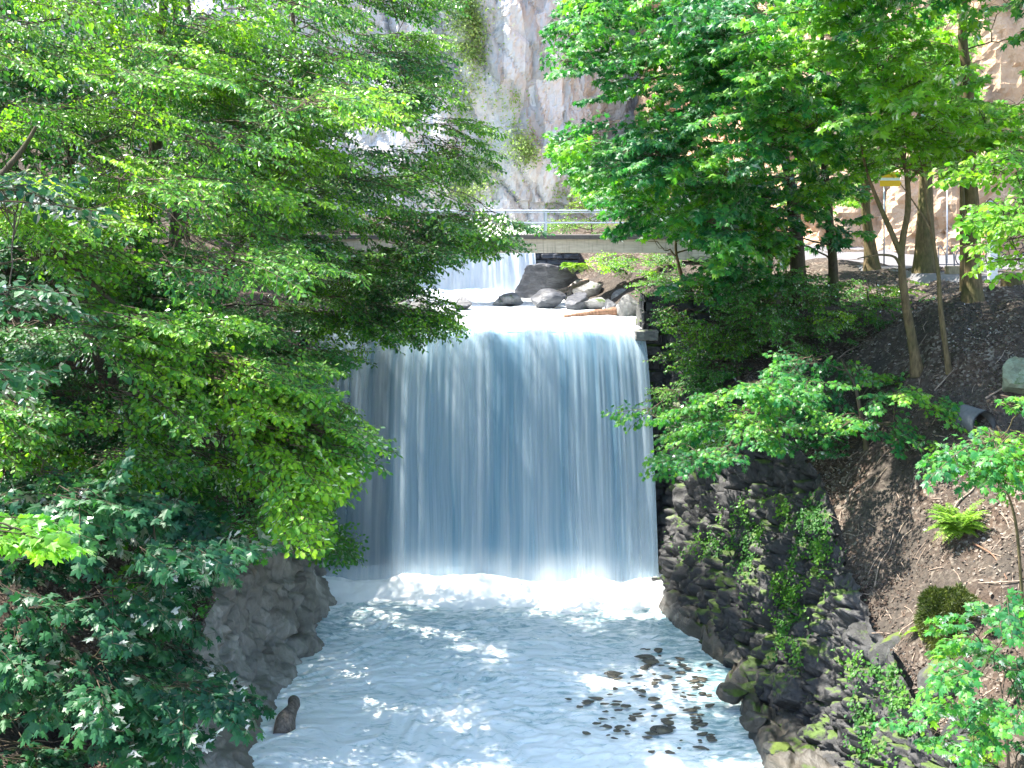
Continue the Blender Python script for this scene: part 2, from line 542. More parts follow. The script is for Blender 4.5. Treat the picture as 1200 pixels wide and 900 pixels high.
def leaf_small():
    v = np.array([(0, 0, 0), (.5, .3, .06), (1, 0, -.05), (.5, -.3, .06)])
    return v, [np.array([[0, 2, 1], [0, 3, 2]])]


LEAF = {'maple_hi': leaf_maple(True), 'maple': leaf_maple(False), 'ovate': leaf_ovate(), 'small': leaf_small(), 'fat': leaf_ovate(0.33)}


def rotm(x, nrm):
    """frames with X along x and Z near nrm; both (N,3)"""
    x = x / (np.linalg.norm(x, axis=1)[:, None] + 1e-9)
    z = nrm - x * (nrm * x).sum(1)[:, None]
    z /= np.linalg.norm(z, axis=1)[:, None] + 1e-9
    y = np.cross(z, x)
    return np.stack([x, y, z], -1)


class Spray:
    def __init__(self, L, side_gap, side_len, leaf_gap, size, pair=False, pet=0.0, seed=0, jitter=0.35):
        r = np.random.default_rng(seed)
        tw = MB()
        pos, xd, nm, sz = [], [], [], []

        def twig(p0, d0, ln, r0, droop, level):
            n = 5 if level else 7
            s = np.linspace(0, ln, n)
            side = np.cross(d0, [0, 0, 1.0])
            wob = r.normal(0, .05)
            pts = p0 + np.outer(s, d0) + np.outer((s / ln) ** 2 * ln * wob, side) + np.outer(-(s ** 2) * droop, [0, 0, 1])
            tube(tw, pts, np.linspace(r0, r0 * .35, n), 3)
            return s, pts

        def leaves(pts, s, start, gap):
            ln = s[-1]
            q = start
            sgn = 1
            while q <= ln:
                p = np.array([np.interp(q, s, pts[:, k]) for k in range(3)])
                d = pts[-1] - pts[0]
                d /= np.linalg.norm(d)
                sd = np.cross(d, [0, 0, 1.0])
                for g in ((1, -1) if pair else (sgn,)):
                    a = r.normal(0.95, .2) if q < ln * .93 else r.normal(0.15, .2)
                    v = d * math.cos(a) + sd * g * math.sin(a) + r.normal(0, .12, 3)
                    pos.append(p + v * pet * r.uniform(.6, 1.2))
                    v = v + np.array([0, 0, -0.45 + r.normal(0, .2)])
                    xd.append(v)
                    nm.append(np.array([0, 0, 1.0]) + r.normal(0, jitter * 1.25, 3))
                    sz.append(size * r.uniform(.65, 1.15))
                sgn = -sgn
                q += gap * r.uniform(.7, 1.3)

        s, main = twig(np.zeros(3), np.array([1.0, 0, 0]), L, 0.011, 0.10, 0)
        leaves(main, s, L * .5, leaf_gap)
        q, g = L * 0.12, 1
        while q < L * .97:
            p = np.array([np.interp(q, s, main[:, k]) for k in range(3)])
            a = math.radians(r.uniform(38, 62))
            d = np.array([math.cos(a), g * math.sin(a), r.normal(0, .10)])
            ln = side_len * (1 - 0.62 * q / L) * r.uniform(.7, 1.15) * min(1, .5 + q / L * 2)
            ss, pp = twig(p, d, ln, 0.005, 0.18, 1)
            leaves(pp, ss, ln * .15, leaf_gap)
            g = -g
            q += side_gap * r.uniform(.7, 1.3)
        self.pos, self.sz = np.array(pos), np.array(sz)
        self.rot = rotm(np.array(xd), np.array(nm))
        self.tv = np.concatenate(tw.v)
        self.tf = np.concatenate([f for f, _ in tw.f])
        self.L = L


SPR = {
    'beech': [Spray(1.5, .11, .68, .066, .125, seed=i) for i in range(6)],
    'beech_dense': [Spray(1.5, .085, .66, .055, .095, seed=40 + i, jitter=.45) for i in range(5)],
    'maple': [Spray(1.35, .19, .60, .16, .23, True, .07, seed=10 + i, jitter=.38) for i in range(6)],
    'maple_small': [Spray(1.1, .15, .48, .12, .135, True, .05, seed=60 + i, jitter=.4) for i in range(6)],
    'shrub': [Spray(0.9, .10, .38, .065, .095, seed=20 + i, jitter=.5) for i in range(5)],
    'coarse': [Spray(2.0, .30, .9, .17, .24, seed=30 + i, jitter=.6) for i in range(4)],
}


def add_sprays(crown, twigs, spec, leaf, org, dirs, scale, r, roll=0.34):
    lv, lf = LEAF[leaf]
    tmpl = SPR[spec]
    n = len(org)
    up = np.tile([0, 0, 1.0], (n, 1)) + r.normal(0, roll, (n, 3))
    R = rotm(dirs, up)
    which = r.integers(0, len(tmpl), n)
    for k, sp in enumerate(tmpl):
        idx = np.where(which == k)[0]
        if not len(idx):
            continue
        Rk, s, o = R[idx], scale[idx], org[idx]
        pos = np.einsum('nij,mj->nmi', Rk, sp.pos) * s[:, None, None] + o[:, None, :]
        rot = np.einsum('nij,mjk->nmik', Rk, sp.rot)
        sz = np.broadcast_to(sp.sz[None, :], pos.shape[:2])
        pos, rot, sz = pos.reshape(-1, 3), rot.reshape(-1, 3, 3), sz.reshape(-1)
        V = np.einsum('nij,vj->nvi', rot, lv) * sz[:, None, None] + pos[:, None, :]
        m = len(lv)
        off = (np.arange(len(pos)) * m)[:, None, None]
        crown.add(V.reshape(-1, 3), [(f[None] + off).reshape(-1, f.shape[1]) for f in lf if len(f)])
        if twigs is not None:
            TV = np.einsum('nij,vj->nvi', Rk, sp.tv) * s[:, None, None] + o[:, None, :]
            off = (np.arange(len(idx)) * len(sp.tv))[:, None, None]
            twigs.add(TV.reshape(-1, 3), [(sp.tf[None] + off).reshape(-1, 4)], 1)


def inpoly(x, y, poly):
    x, y = np.asarray(x), np.asarray(y)
    c = np.zeros(x.shape, bool)
    n = len(poly)
    for i in range(n):
        x1, y1 = poly[i]
        x2, y2 = poly[(i + 1) % n]
        if y1 == y2:
            continue
        k = ((y1 > y) != (y2 > y)) & (x < (x2 - x1) * (y - y1) / (y2 - y1) + x1)
        c ^= k
    return c


# open air over the river and bare faces where no branch grows
OPEN = [
    [(552, -60), (545, 30), (540, 110), (590, 150), (592, 195), (560, 235), (640, 262), (640, 285), (545, 300), (515, 325), (550, 350),
     (552, 388), (480, 405), (405, 430), (395, 470), (470, 492), (492, 512), (440, 545), (400, 580), (385, 615), (445, 640), (400, 668), (372, 690), (372, 760), (300, 800), (312, 840), (270, 905),
     (1010, 905), (985, 780), (930, 620), (905, 600), (800, 600), (795, 560), (748, 545), (775, 505), (708, 490), (770, 465), (775, 330), (820, 312), (820, 282), (705, 276), (690, 250), (640, 170), (668, 110), (622, 60), (660, -60)],
    [(985, 560), (1120, 560), (1095, 640), (1070, 740), (1000, 760)],
    [(245, 690), (300, 650), (375, 650), (375, 800), (300, 810), (265, 760)],
    [(1030, 204), (1075, 198), (1150, 212), (1152, 330), (1012, 335)],
    [(1140, 10), (1215, -10), (1215, 120), (1152, 112)],
    [(1015, 385), (1200, 345), (1200, 430), (1130, 470), (1060, 425)],
]


def keepmask(p):
    px, py = proj(p)
    bad = np.zeros(px.shape, bool)
    for poly in OPEN:
        bad |= inpoly(px, py, poly)
    return ~bad


def clumps_in(poly, n, D0, D1, rad, spr, r):
    """n clump centres seen inside the outline, D0..D1 metres away"""
    xs, ys = [p[0] for p in poly], [p[1] for p in poly]
    out = []
    while len(out) < n:
        x, y = r.uniform(min(xs), max(xs)), r.uniform(min(ys), max(ys))
        if inpoly(x, y, poly):
            D = r.uniform(D0, D1)
            out.append((P(x, y, D), rad, spr))
    return out


NLEAF = 0


def tree(name, label, cat, group, trunk, r0, clumps, spec='beech', leaf='ovate', mat='beech', bark='bark', seed=1, sscale=(0.75, 1.2),
         flow=(0, 0, 0), droop=-0.12, forks=(), limbr=1.0, check=True, sides=12):
    global NLEAF
    r = np.random.default_rng(seed)
    trunk = np.array(trunk, float)
    # smooth path
    t = np.linspace(0, len(trunk) - 1, 5 * len(trunk))
    path = np.stack([np.interp(t, np.arange(len(trunk)), trunk[:, k]) for k in range(3)], 1)
    for _ in range(3):
        path[1:-1] = (path[:-2] + 2 * path[1:-1] + path[2:]) / 4
    path[:, :2] += np.stack([fbm(np.c_[path[:, 2] * .6, np.full(len(path), seed * 3.1 + k), np.zeros(len(path))], 2) for k in (0, 1)], 1) * r0 * .9 * np.linspace(0, 1, len(path))[:, None]
    rad = r0 * (1 - 0.8 * np.linspace(0, 1, len(path)) ** 0.9)
    flare = 1 + 0.55 * np.exp(-(path[:, 2] - path[0, 2]) / (r0 * 2.2))
    base = trunk[0]
    e = empty(name, base, label, cat, group)
    wood, crown = MB(), MB()
    tube(wood, path, rad * flare, sides, 0, rough=0.16)
    for fk in forks:
        fk = np.array(fk[1], float), fk[0]
        q, fr = fk
        tt = np.linspace(0, len(q) - 1, 4 * len(q))
        fp = np.stack([np.interp(tt, np.arange(len(q)), q[:, k]) for k in range(3)], 1)
        for _ in range(3):
            fp[1:-1] = (fp[:-2] + 2 * fp[1:-1] + fp[2:]) / 4
        tube(wood, fp, np.linspace(fr, fr * .3, len(fp)), 8, 0, rough=.12)
    nodes = [(path[i], 0.0, rad[i]) for i in range(max(2, len(path) // 4), len(path))]
    axis = path[len(path) // 2]
    clumps = sorted(clumps, key=lambda q: np.linalg.norm((np.asarray(q[0]) - axis) * [1, 1, .4]))
    for (c, rr, ns) in clumps:
        c = np.asarray(c, float)
        NP = np.array([q[0] for q in nodes])
        dd = np.linalg.norm(NP - c, axis=1)
        cost = dd + .35 * np.array([q[1] for q in nodes]) + 1.2 * np.maximum(0, NP[:, 2] - c[2] + .15 * dd)
        i = int(np.argmin(cost))
        a, plen, arad = nodes[i]
        dist = np.linalg.norm(c - a) + 1e-3
        mid = a * .5 + c * .5 + np.array([0, 0, .10 * dist]) + r.normal(0, .05 * dist, 3)
        s = np.linspace(0, 1, 9)[:, None]
        lp = (1 - s) ** 2 * a + 2 * s * (1 - s) * mid + s * s * c
        lp[1:-1] += r.normal(0, .012 * dist, (7, 3))
        lr = min(arad * .75, (0.012 + 0.010 * dist) * limbr)
        lrad = np.linspace(lr, .010, 9)
        tube(wood, lp, lrad, 5)
        nodes += [(lp[j], plen + dist * j / 8, max(lrad[j], .012)) for j in range(3, 9)]
        rr = np.asarray(rr, float)
        off = r.normal(0, 1, (ns, 3))
        off /= np.linalg.norm(off, axis=1)[:, None]
        off *= (r.uniform(0, 1, ns) ** (1 / 2.2))[:, None]
        o = c + off * rr
        out = (c - a) * np.array([1, 1, 0])
        out /= np.linalg.norm(out) + 1e-6
        d = out * .8 + off * np.array([1, 1, .25]) * .7 + r.normal(0, .35, (ns, 3)) * np.array([1, 1, .4]) + np.array(flow)
        d[:, 2] += droop
        d /= np.linalg.norm(d, axis=1)[:, None]
        sc = r.uniform(*sscale, ns)
        L = SPR[spec][0].L
        o = o - d * (L * .45 * sc)[:, None]
        if check:
            k = keepmask(o + d * (L * 0.95 * sc)[:, None]) & keepmask(o + d * (L * .5 * sc)[:, None]) & keepmask(o)
            k &= (o[:, 1] > 4)
            o, d, sc = o[k], d[k], sc[k]
        if not len(o):
            continue
        for j in range(len(o)):
            q = lp[r.integers(4, 9)]
            md = (q + o[j]) / 2 + r.normal(0, .06, 3)
            tube(wood, [q, md, o[j], o[j] + d[j] * .12], [.009, .008, .007, .006], 3, 1)
        add_sprays(crown, wood, spec, leaf, o, d, sc, r)
    NLEAF += sum(len(f) for f, _ in crown.f)
    wood.build('trunk', [M[bark], M['twig']], e, True, None)
    cr = crown.build('crown', [M[mat]], e, False, None)
    for ch in e.children:
        ch.location = (-e.location[0], -e.location[1], -e.location[2])
    return e


# ------------------------------------------------------------------ terrain
def ico(sub):
    import bmesh
    bm = bmesh.new()
    bmesh.ops.create_icosphere(bm, subdivisions=sub, radius=1)
    v = np.array([a.co[:] for a in bm.verts])
    f = np.array([[b.index for b in a.verts] for a in bm.faces])
    bm.free()
    return v, f


ICO = {k: ico(k) for k in (2, 3, 4, 5)}
ICO3 = ICO[3]


def curve(pts):
    pts = np.array(pts, float)
    pts = pts[np.argsort(pts[:, 0])]
    return lambda y, k: np.interp(y, pts[:, 0], pts[:, k])


# (Y, x, z)
RT = curve([(4, 8.0, 2.6), (12, 7.7, 2.2), (17, 7.5, 2.15), (20.5, 7.62, 2.35), (22, 7.55, 2.75), (24.5, 7.52, 3.3), (27.5, 7.58, 4.2), (30, 7.8, 5.2), (32.5, 7.4, 6.0), (35, 6.5, 7.1), (37, 5.6, 7.9), (39, 4.9, 8.15)])
RF = curve([(4, 7.1, 0), (14, 7.0, 0), (20, 6.9, 0), (25.9, 6.66, 0), (29.1, 6.2, 0), (32.5, 5.75, 0), (36, 5.1, 0), (39, 4.85, 0)])
RW = curve([(4, 5.6, 0), (18, 5.4, 0), (25.9, 5.27, 0), (28, 5.45, 0), (30.7, 5.5, 0), (32.5, 5.05, 0), (33.9, 4.8, 0), (36, 4.65, 0), (39, 4.7, 0)])
LT = curve([(4, -8.0, 1.6), (14, -7.6, 1.4), (25, -7.15, 1.55), (28, -7.3, 2.1), (30, -7.4, 2.7), (32, -6.9, 3.0), (34, -6.5, 3.1), (36, -6.9, 3.9), (37.5, -7.1, 5.6), (39, -7.0, 8.0)])
LF = curve([(4, -6.9, 0), (14, -6.4, 0), (25.9, -6.07, 0), (28, -6.1, 0), (30.2, -6.04, 0), (33.9, -5.6, 0), (36, -5.9, 0), (39, -6.3, 0)])


def W(*a):
    return tuple(P(*a))


rc = []
for y in (4, 8, 12, 17, 20.5, 22, 24.5, 27.5, 30, 32.5, 35, 37, 39):
    rc.append((float(RT(y, 1)), y, float(RT(y, 2))))
rc += [W(*a) for a in ((1200, 345, 33), (1140, 350, 31.6), (1085, 325, 43), (1112, 438, 29), (1075, 418, 30), (1190, 437, 28), (1000, 430, 32.5), (900, 385, 37),
                       (1020, 320, 44), (900, 345, 43), (1145, 500, 27), (1200, 520, 26.5), (1120, 605, 25), (1200, 610, 24), (1110, 700, 23.2), (1200, 900, 19.3),
                       (1200, 750, 21.6), (1050, 505, 29.3), (1000, 600, 28), (1050, 650, 26.2), (1060, 725, 24.3), (1150, 820, 20.6), (830, 335, 44))]
rc += [(20, 30, 9.75), (30, 30, 9.8), (45, 30, 10), (45, 60, 10), (30, 60, 9.7), (18, 60, 9.65), (12, 56, 9.6), (17, 46, 9.6), (25, 45, 9.7), (12, 14, 6.5), (20, 14, 9.6), (30, 12, 9.8), (45, 8, 10), (13, 6, 7), (20, 22, 9.5), (11, 19, 5.9),
       (14, 24, 8.7), (5.2, 42, 8.0), (6.6, 42, 8.9), (4.9, 46, 7.95), (7.0, 46, 9.1), (9, 49, 9.7), (4.0, 50, 7.95), (6.3, 50, 9.3), (2.8, 54, 7.95), (5.0, 54, 9.3), (1.7, 57, 8.0), (3.2, 58, 9.4), (1.6, 60, 10.1), (3.2, 62, 10.8),
       (2.0, 70, 10.6), (6, 72, 11), (3, 80, 10.9), (3, 100, 11), (8, 90, 11), (12, 68, 10.5), (20, 75, 11), (45, 80, 12), (9, 60, 10.2)]
zr = tps(rc)
REX = curve([(4, 8.0, 0), (12, 7.7, 0), (17, 7.5, 0), (20.5, 7.62, 0), (24.5, 7.52, 0), (30, 7.8, 0), (32.5, 7.4, 0), (35, 6.5, 0), (37, 5.6, 0), (39, 4.9, 0), (42, 4.9, 0), (46, 4.6, 0), (50, 3.6, 0), (54, 2.4, 0), (57, 1.2, 0), (60, 1.2, 0), (100, 1.2, 0)])


def ground_patch(name, xedge, sign, zf, ys, ulen, nu, floor_z):
    us = np.linspace(0, 1, nu) ** 1.9
    Y, U = np.meshgrid(ys, us, indexing='ij')
    X = xedge(Y.ravel(), 1) + sign * U.ravel() * ulen
    y = Y.ravel()
    Z = zf(X, y)
    d = U.ravel() * ulen
    amp = np.clip(d / 1.5, 0.15, 1)
    p = np.stack([X, y, Z], 1)
    Z = Z + amp * (0.22 * fbm(p * np.array([.7, .7, 0]), 4, 3) + 0.05 * fbm(p * np.array([5, 5, 0]), 3, 9))
    V = np.stack([X, y, Z], 1)
    mb = MB().add(V, [grid_faces(len(ys), nu)[:, ::-1] if sign > 0 else grid_faces(len(ys), nu)])
    o = mb.build(name, M['soil'], None, True)
    tag(o, kind='structure')
    return V.reshape(len(ys), nu, 3), o


ysr = np.r_[np.linspace(4, 16, 30), np.linspace(16.15, 45, 260), np.linspace(45.3, 100, 90)]
GR, _ = ground_patch('ground', REX, 1, zr, ysr, 48, 170, 0)


def gz(x, y):
    i = np.argmin(np.abs(GR[:, 0, 1] - y))
    return float(np.interp(x, GR[i, :, 0], GR[i, :, 2]))


lc = []
for y in (4, 9, 14, 20, 25, 28, 30, 32, 34, 36, 37.5, 39):
    lc.append((float(LT(y, 1)), y, float(LT(y, 2))))
lc += [W(*a) for a in ((0, 900, 22), (0, 600, 27), (100, 700, 27.5), (200, 600, 32), (300, 480, 37), (150, 360, 38), (0, 400, 31), (60, 800, 24), (200, 480, 35))]
lc += [(-11, 10, 3.5), (-16, 10, 7), (-24, 12, 12), (-45, 12, 24), (-45, 40, 26), (-30, 40, 19), (-20, 38, 13), (-20, 24, 11), (-30, 24, 17), (-10, 42, 8.9), (-6.5, 42, 8.0), (-8, 44, 8.9), (-4.4, 46, 8.0), (-6.5, 47, 8.8), (-12, 50, 10.2),
       (-4.3, 52, 8.0), (-6.5, 53, 9), (-4.6, 57, 8.2), (-5.4, 58, 10), (-6, 62, 11), (-5.4, 70, 11.5), (-9, 72, 11.3), (-16, 62, 12.6), (-45, 70, 26), (-25, 70, 16), (-12, 80, 11.5), (-45, 100, 26), (-5.4, 100, 11), (-14, 100, 11.5)]
zl = tps(lc)
LEX = curve([(4, -8.0, 0), (14, -7.6, 0), (25, -7.15, 0), (28, -7.3, 0), (30, -7.4, 0), (32, -6.9, 0), (34, -6.5, 0), (36, -6.9, 0), (37.5, -7.1, 0), (39, -6.9, 0), (42, -5.9, 0), (45, -4.2, 0), (50, -4.1, 0), (57, -4.3, 0), (60, -4.6, 0), (100, -4.6, 0)])
ysl = np.r_[np.linspace(4, 16, 26), np.linspace(16.2, 40, 150), np.linspace(40.4, 100, 70)]
GL, _ = ground_patch('ground', LEX, -1, zl, ysl, 40, 130, 0)


def hit(px, py, lift=0.0):
    """point of the right slope seen at that place of the photograph"""
    for D in np.arange(16, 60, .1):
        q = P(px, py, D)
        if q[0] > REX(D, 1) + .05 and q[2] <= gz(q[0], q[1]):
            return q + [0, 0, lift]
    return P(px, py, 22)


def gzl(x, y):
    i = np.argmin(np.abs(GL[:, 0, 1] - y))
    return float(np.interp(-x, -GL[i, :, 0], GL[i, :, 2]))


# distant ground sheet reaching away under everything
mb = MB().add([[-400, -60, -1.6], [400, -60, -1.6], [400, 600, -1.6], [-400, 600, -1.6]], [[[0, 1, 2, 3]]])
tag(mb.build('terrain', M['soil']), kind='structure')


# ------------------------------------------------------------------ rock walls
def wall_surface(top, foot, ys, nv, amp, stretch, seed, sign, masonry_near=None, cell=1.0):
    Y, T = np.meshgrid(ys, np.linspace(-0.12, 1.0, nv), indexing='ij')
    y, t = Y.ravel(), T.ravel()
    bow = np.sin(np.clip(t, 0, 1) * math.pi) * 0.25 * sign
    x = foot(y, 1) * (1 - t) + top(y, 1) * t + bow
    z = top(y, 2) * t
    p = np.stack([x, y, z], 1)
    q = p * np.array(stretch) / cell
    q = q + 0.35 * np.stack([fbm(p * .9, 3, 1), fbm(p * .9 + 9, 3, 2), fbm(p * .9 + 20, 3, 3)], 1)
    f1, f2, cid = cells(q, seed)
    o1 = cells.off
    e = sstep(0.0, 0.16, f2 - f1)
    tilt = (o1 * np.stack([np.sin(cid * 91), np.sin(cid * 57 + 1), np.sin(cid * 133 + 2)], 1)).sum(1) * 1.3
    g1, g2, cid2 = cells(q * 2.6 + 5, seed + 9)
    o2 = cells.off
    e2 = sstep(0.0, 0.2, g2 - g1)
    tilt2 = (o2 * np.stack([np.sin(cid2 * 91), np.sin(cid2 * 57 + 1), np.sin(cid2 * 133 + 2)], 1)).sum(1)
    disp = amp * (e * (0.45 + 0.75 * cid + .6 * tilt) + e2 * (.12 + .22 * cid2 + .3 * tilt2)) + amp * .45 * fbm(p * 2.2, 4, seed) + .8 * amp * fbm(p * .35, 2, seed + 4)
    edge = np.clip((1 - t) / .10, 0, 1)
    x = x - sign * disp * (0.35 + .65 * edge)
    z = z + disp * .25 * edge + 0.05 * (1 - edge)
    return np.stack([x, y, z], 1)


ysw = np.r_[np.linspace(8, 17, 40), np.linspace(17.1, 38.7, 420)]
V = wall_surface(RT, RF, ysw, 170, 0.30, (1.5, 1.9, 1.5), 3, 1, cell=.95)
V[V[:, 1] > 38.4, 1] += 0.3
mb = MB().add(V, [grid_faces(len(ysw), 170)])
WALLR = V
tag(mb.build('stone_wall', M['rock_wall'], None, True), 'rough dark mossy stone wall holding the right bank above the pool', 'stone wall')

ysw = np.r_[np.linspace(8, 20, 50), np.linspace(20.1, 38.8, 300)]
V = wall_surface(LT, LF, ysw, 110, 0.26, (1.0, 0.62, 0.2), 14, -1, cell=1.5)
V[:, 0] += 0.10 * fbm(V * np.array([3, 3, 1.0]), 3, 8)
mb = MB().add(V, [grid_faces(len(ysw), 110)[:, ::-1]])
tag(mb.build('rock_outcrop', M['rock_left'], None, True), 'smooth grey rock face rising from the pool below the left trees', 'rock outcrop')

# shelf of wet rock between pool and wall
ys2 = np.linspace(10, 38.8, 330)
Y, T = np.meshgrid(ys2, np.linspace(0, 1, 46), indexing='ij')
y, t = Y.ravel(), T.ravel()
jag = 0.30 * fbm(np.c_[y * .9, 0 * y, 0 * y], 4, 31)
x = (RW(y, 1) + jag * (1 - t)) * (1 - t) + (RF(y, 1) + .5) * t
p = np.c_[x, y, 0 * x]
f1, f2, cid = cells(p * np.array([.9, .6, 1]) + .3 * np.c_[fbm(p, 2, 1), fbm(p, 2, 2), 0 * x], 44)
z = -0.35 + 0.6 * sstep(0.0, .16, t) * (1 - .2 * t) + (0.18 * cid + .10 * fbm(p * 2.5, 4, 5)) * sstep(0, .2, t) - .12 * (1 - sstep(0, .18, f2 - f1)) + .35 * t
mb = MB().add(np.c_[x, y, z], [grid_faces(len(ys2), 46)[:, ::-1]])
tag(mb.build('rock_shelf', M['shelf'], None, True), kind='structure')


# masonry weir behind the fall
def masonry_face(x0, x1, z0, z1, Y, course, blen, depth, seed, nx, nz):
    X, Z = np.meshgrid(np.linspace(x0, x1, nx), np.linspace(z0, z1, nz), indexing='ij')
    x, z = X.ravel(), Z.ravel()
    zz = z + .05 * fbm(np.c_[x * .5, z * .5, 0 * x], 2, seed)
    row = np.floor(zz / course)
    off = _h(row.astype(int), row.astype(int) * 0, row.astype(int) * 0, seed) * blen
    wl = blen * (.7 + .6 * _h(row.astype(int), row.astype(int) * 0 + 3, row.astype(int) * 0, seed))
    col = np.floor((x + off) / wl)
    fz = zz / course - row
    fx = (x + off) / wl - col
    ez = np.minimum(fz, 1 - fz) * course
    ex = np.minimum(fx, 1 - fx) * wl
    e = sstep(0.0, .05, np.minimum(ez, ex))
    r = _h(row.astype(int), col.astype(int), 0 * row.astype(int), seed + 5)
    d = depth * (e * (.5 + r)) + .04 * fbm(np.c_[x * 4, z * 4, 0 * x], 3, seed)
    return np.c_[x, Y - d, z], grid_faces(nx, nz)


mb = MB()
v, f = masonry_face(-8.6, 6.6, -.4, 7.93, 39.0, .42, .85, .09, 5, 420, 250)
mb.add(v, [f])
box(mb, (-8.6, 39.0, -.4), (6.6, 40.6, 7.90))
tag(mb.build('weir_wall', M['rock_wall'], None, False), 'dark block masonry weir standing behind the main waterfall', 'weir')
# pier of coursed stone next to the lip
mb = MB()
v, f = masonry_face(4.35, 7.2, 7.0, 9.2, 38.75, .36, .7, .10, 8, 120, 90)
mb.add(v, [f])
vv = v.copy()
box(mb, (4.35, 38.75, 7.0), (7.2, 40.0, 9.15))
v2 = np.c_[4.35 - (38.75 - v[:, 1]) * .8, 38.75 + (v[:, 0] - 4.35) * .44, v[:, 2]]
mb.add(v2, [f[:, ::-1]])
tag(mb.build('stone_pier', M['rock_wall']), 'coursed dark stone pier at the right end of the waterfall lip', 'stone pier')
mb = MB()
box(mb, (3.95, 38.25, 7.78), (4.7, 39.4, 8.10), 0, .03)
tag(mb.build('lip_slab', M['rock_grey']), 'flat grey slab at the right corner of the waterfall lip', 'stone slab')

# ------------------------------------------------------------------ water
nx, ny = 300, 560
X, Y = np.meshgrid(np.linspace(-7.6, 7.0, nx), np.linspace(5, 38.7, ny), indexing='ij')
x, y = X.ravel(), Y.ravel()
wp = np.c_[x, y, 0 * x]
warp = np.c_[fbm(wp * .35, 3, 51), fbm(wp * .35, 3, 52), 0 * x]
ca, sa = math.cos(.42), math.sin(.42)
q = wp + 1.1 * warp
q = np.c_[q[:, 0] * ca + q[:, 1] * sa, -q[:, 0] * sa + q[:, 1] * ca, 0 * x]
ridg = 1 - np.abs(fbm(q * np.array([.9, 2.0, 1]), 4, 53))
z = 0.075 * ridg * (0.6 + .4 * vnoise(wp * .3, 5)) + .035 * fbm(q * np.array([3, 6.5, 1]), 3, 54) - .06
z *= 1 - .55 * sstep(3.6, 4.8, x) * (1 - sstep(31, 34, y))
mb = MB().add(np.c_[x, y, z], [grid_faces(nx, ny)])
tag(mb.build('pool', M['pool'], None, True), kind='structure')

# foam boiling at the foot of the fall
nx, ny = 420, 90
X, T = np.meshgrid(np.linspace(-6.5, 5.05, nx), np.linspace(0, 1, ny), indexing='ij')
x, t = X.ravel(), T.ravel()
fy = 35.55 + 0.35 * fbm(np.c_[x * .5, 0 * x, 0 * x], 3, 61) - .25 * np.sin((x + 1.5) * .35)
y = fy + (38.7 - fy) * t
p = np.c_[x, y, 0 * x]
h = 0.56 * sstep(0, .75, t) * (1 - .0 * t)
lump = fbm(p * np.array([.9, .9, 1]), 5, 62)
f1, f2, _c = cells(p * np.array([2.2, 2.2, 1]), 63)
z = -.10 + h * (.85 + .28 * lump) + .05 * (1 - f1) * sstep(.1, .5, t)
mb = MB().add(np.c_[x, y, z], [grid_faces(nx, ny)])
tag(mb.build('foam', M['foam'], None, True), kind='structure')

def mist(c, size, dens, label):
    v, f = ICO3
    t = NT('spray_mist')
    t.t.nodes.remove(t.out); t.out = t.t.nodes.new('ShaderNodeOutputMaterial')
    tc = t.n('TexCoord').outputs['Object']
    ln = t.n('VectorMath', {'operation': 'LENGTH'}, i0=t.n('VectorMath', {'operation': 'DIVIDE'}, i0=tc, i1=size).outputs[0]).outputs['Value']
    fo = t.math('SUBTRACT', 1.0, ln, True)
    nz = t.ramp(t.noise(tc, .9, 2, .5), [(.35, .3), (.65, 1.0)])
    dn = t.math('MULTIPLY', t.math('MULTIPLY', fo, nz), dens)
    vol = t.n('VolumePrincipled', None, Color=(.99, .995, 1, 1), Density=dn, Anisotropy=.1)
    t.t.links.new(vol.outputs[0], t.out.inputs['Volume'])
    o = MB().add(v * np.array(size), [f]).build('mist', t.m)
    o.location = c
    tag(o, label, 'mist', kind='stuff')


mist((-.7, 37.1, .3), (6.4, 1.5, 1.2), .55, 'white spray hanging over the foam at the foot of the main fall')

# upper river
nx, ny = 120, 260
Y, T = np.meshgrid(np.linspace(38.95, 58.2, ny), np.linspace(0, 1, nx), indexing='ij')
y, t = Y.ravel(), T.ravel()
xl = np.interp(y, [38, 42, 45, 60], [-7.3, -6.4, -5.2, -5.2])
xr = np.interp(y, [38, 40.2, 40.4, 46, 50, 54, 60], [4.4, 4.4, 5.6, 5.4, 4.6, 3.4, 2.6])
x = xl + (xr - xl) * t
p = np.c_[x, y, 0 * x]
z = 8.0 + .05 * fbm(p * np.array([1.6, .7, 1]), 4, 71) * sstep(38.9, 40, y)
mb = MB().add(np.c_[x, y, z], [grid_faces(ny, nx)[:, ::-1]])
tag(mb.build('river', M['upper'], None, True), kind='structure')
X, Y = np.meshgrid(np.linspace(-5.2, 2.0, 40), np.linspace(57.9, 100, 80), indexing='ij')
x, y = X.ravel(), Y.ravel()
mb = MB().add(np.c_[x, y, 10.35 + (y - 57.9) * .02 + .04 * fbm(np.c_[x, y, 0 * x], 3, 2)], [grid_faces(40, 80)])
tag(mb.build('river', M['upper'], None, True), kind='structure')


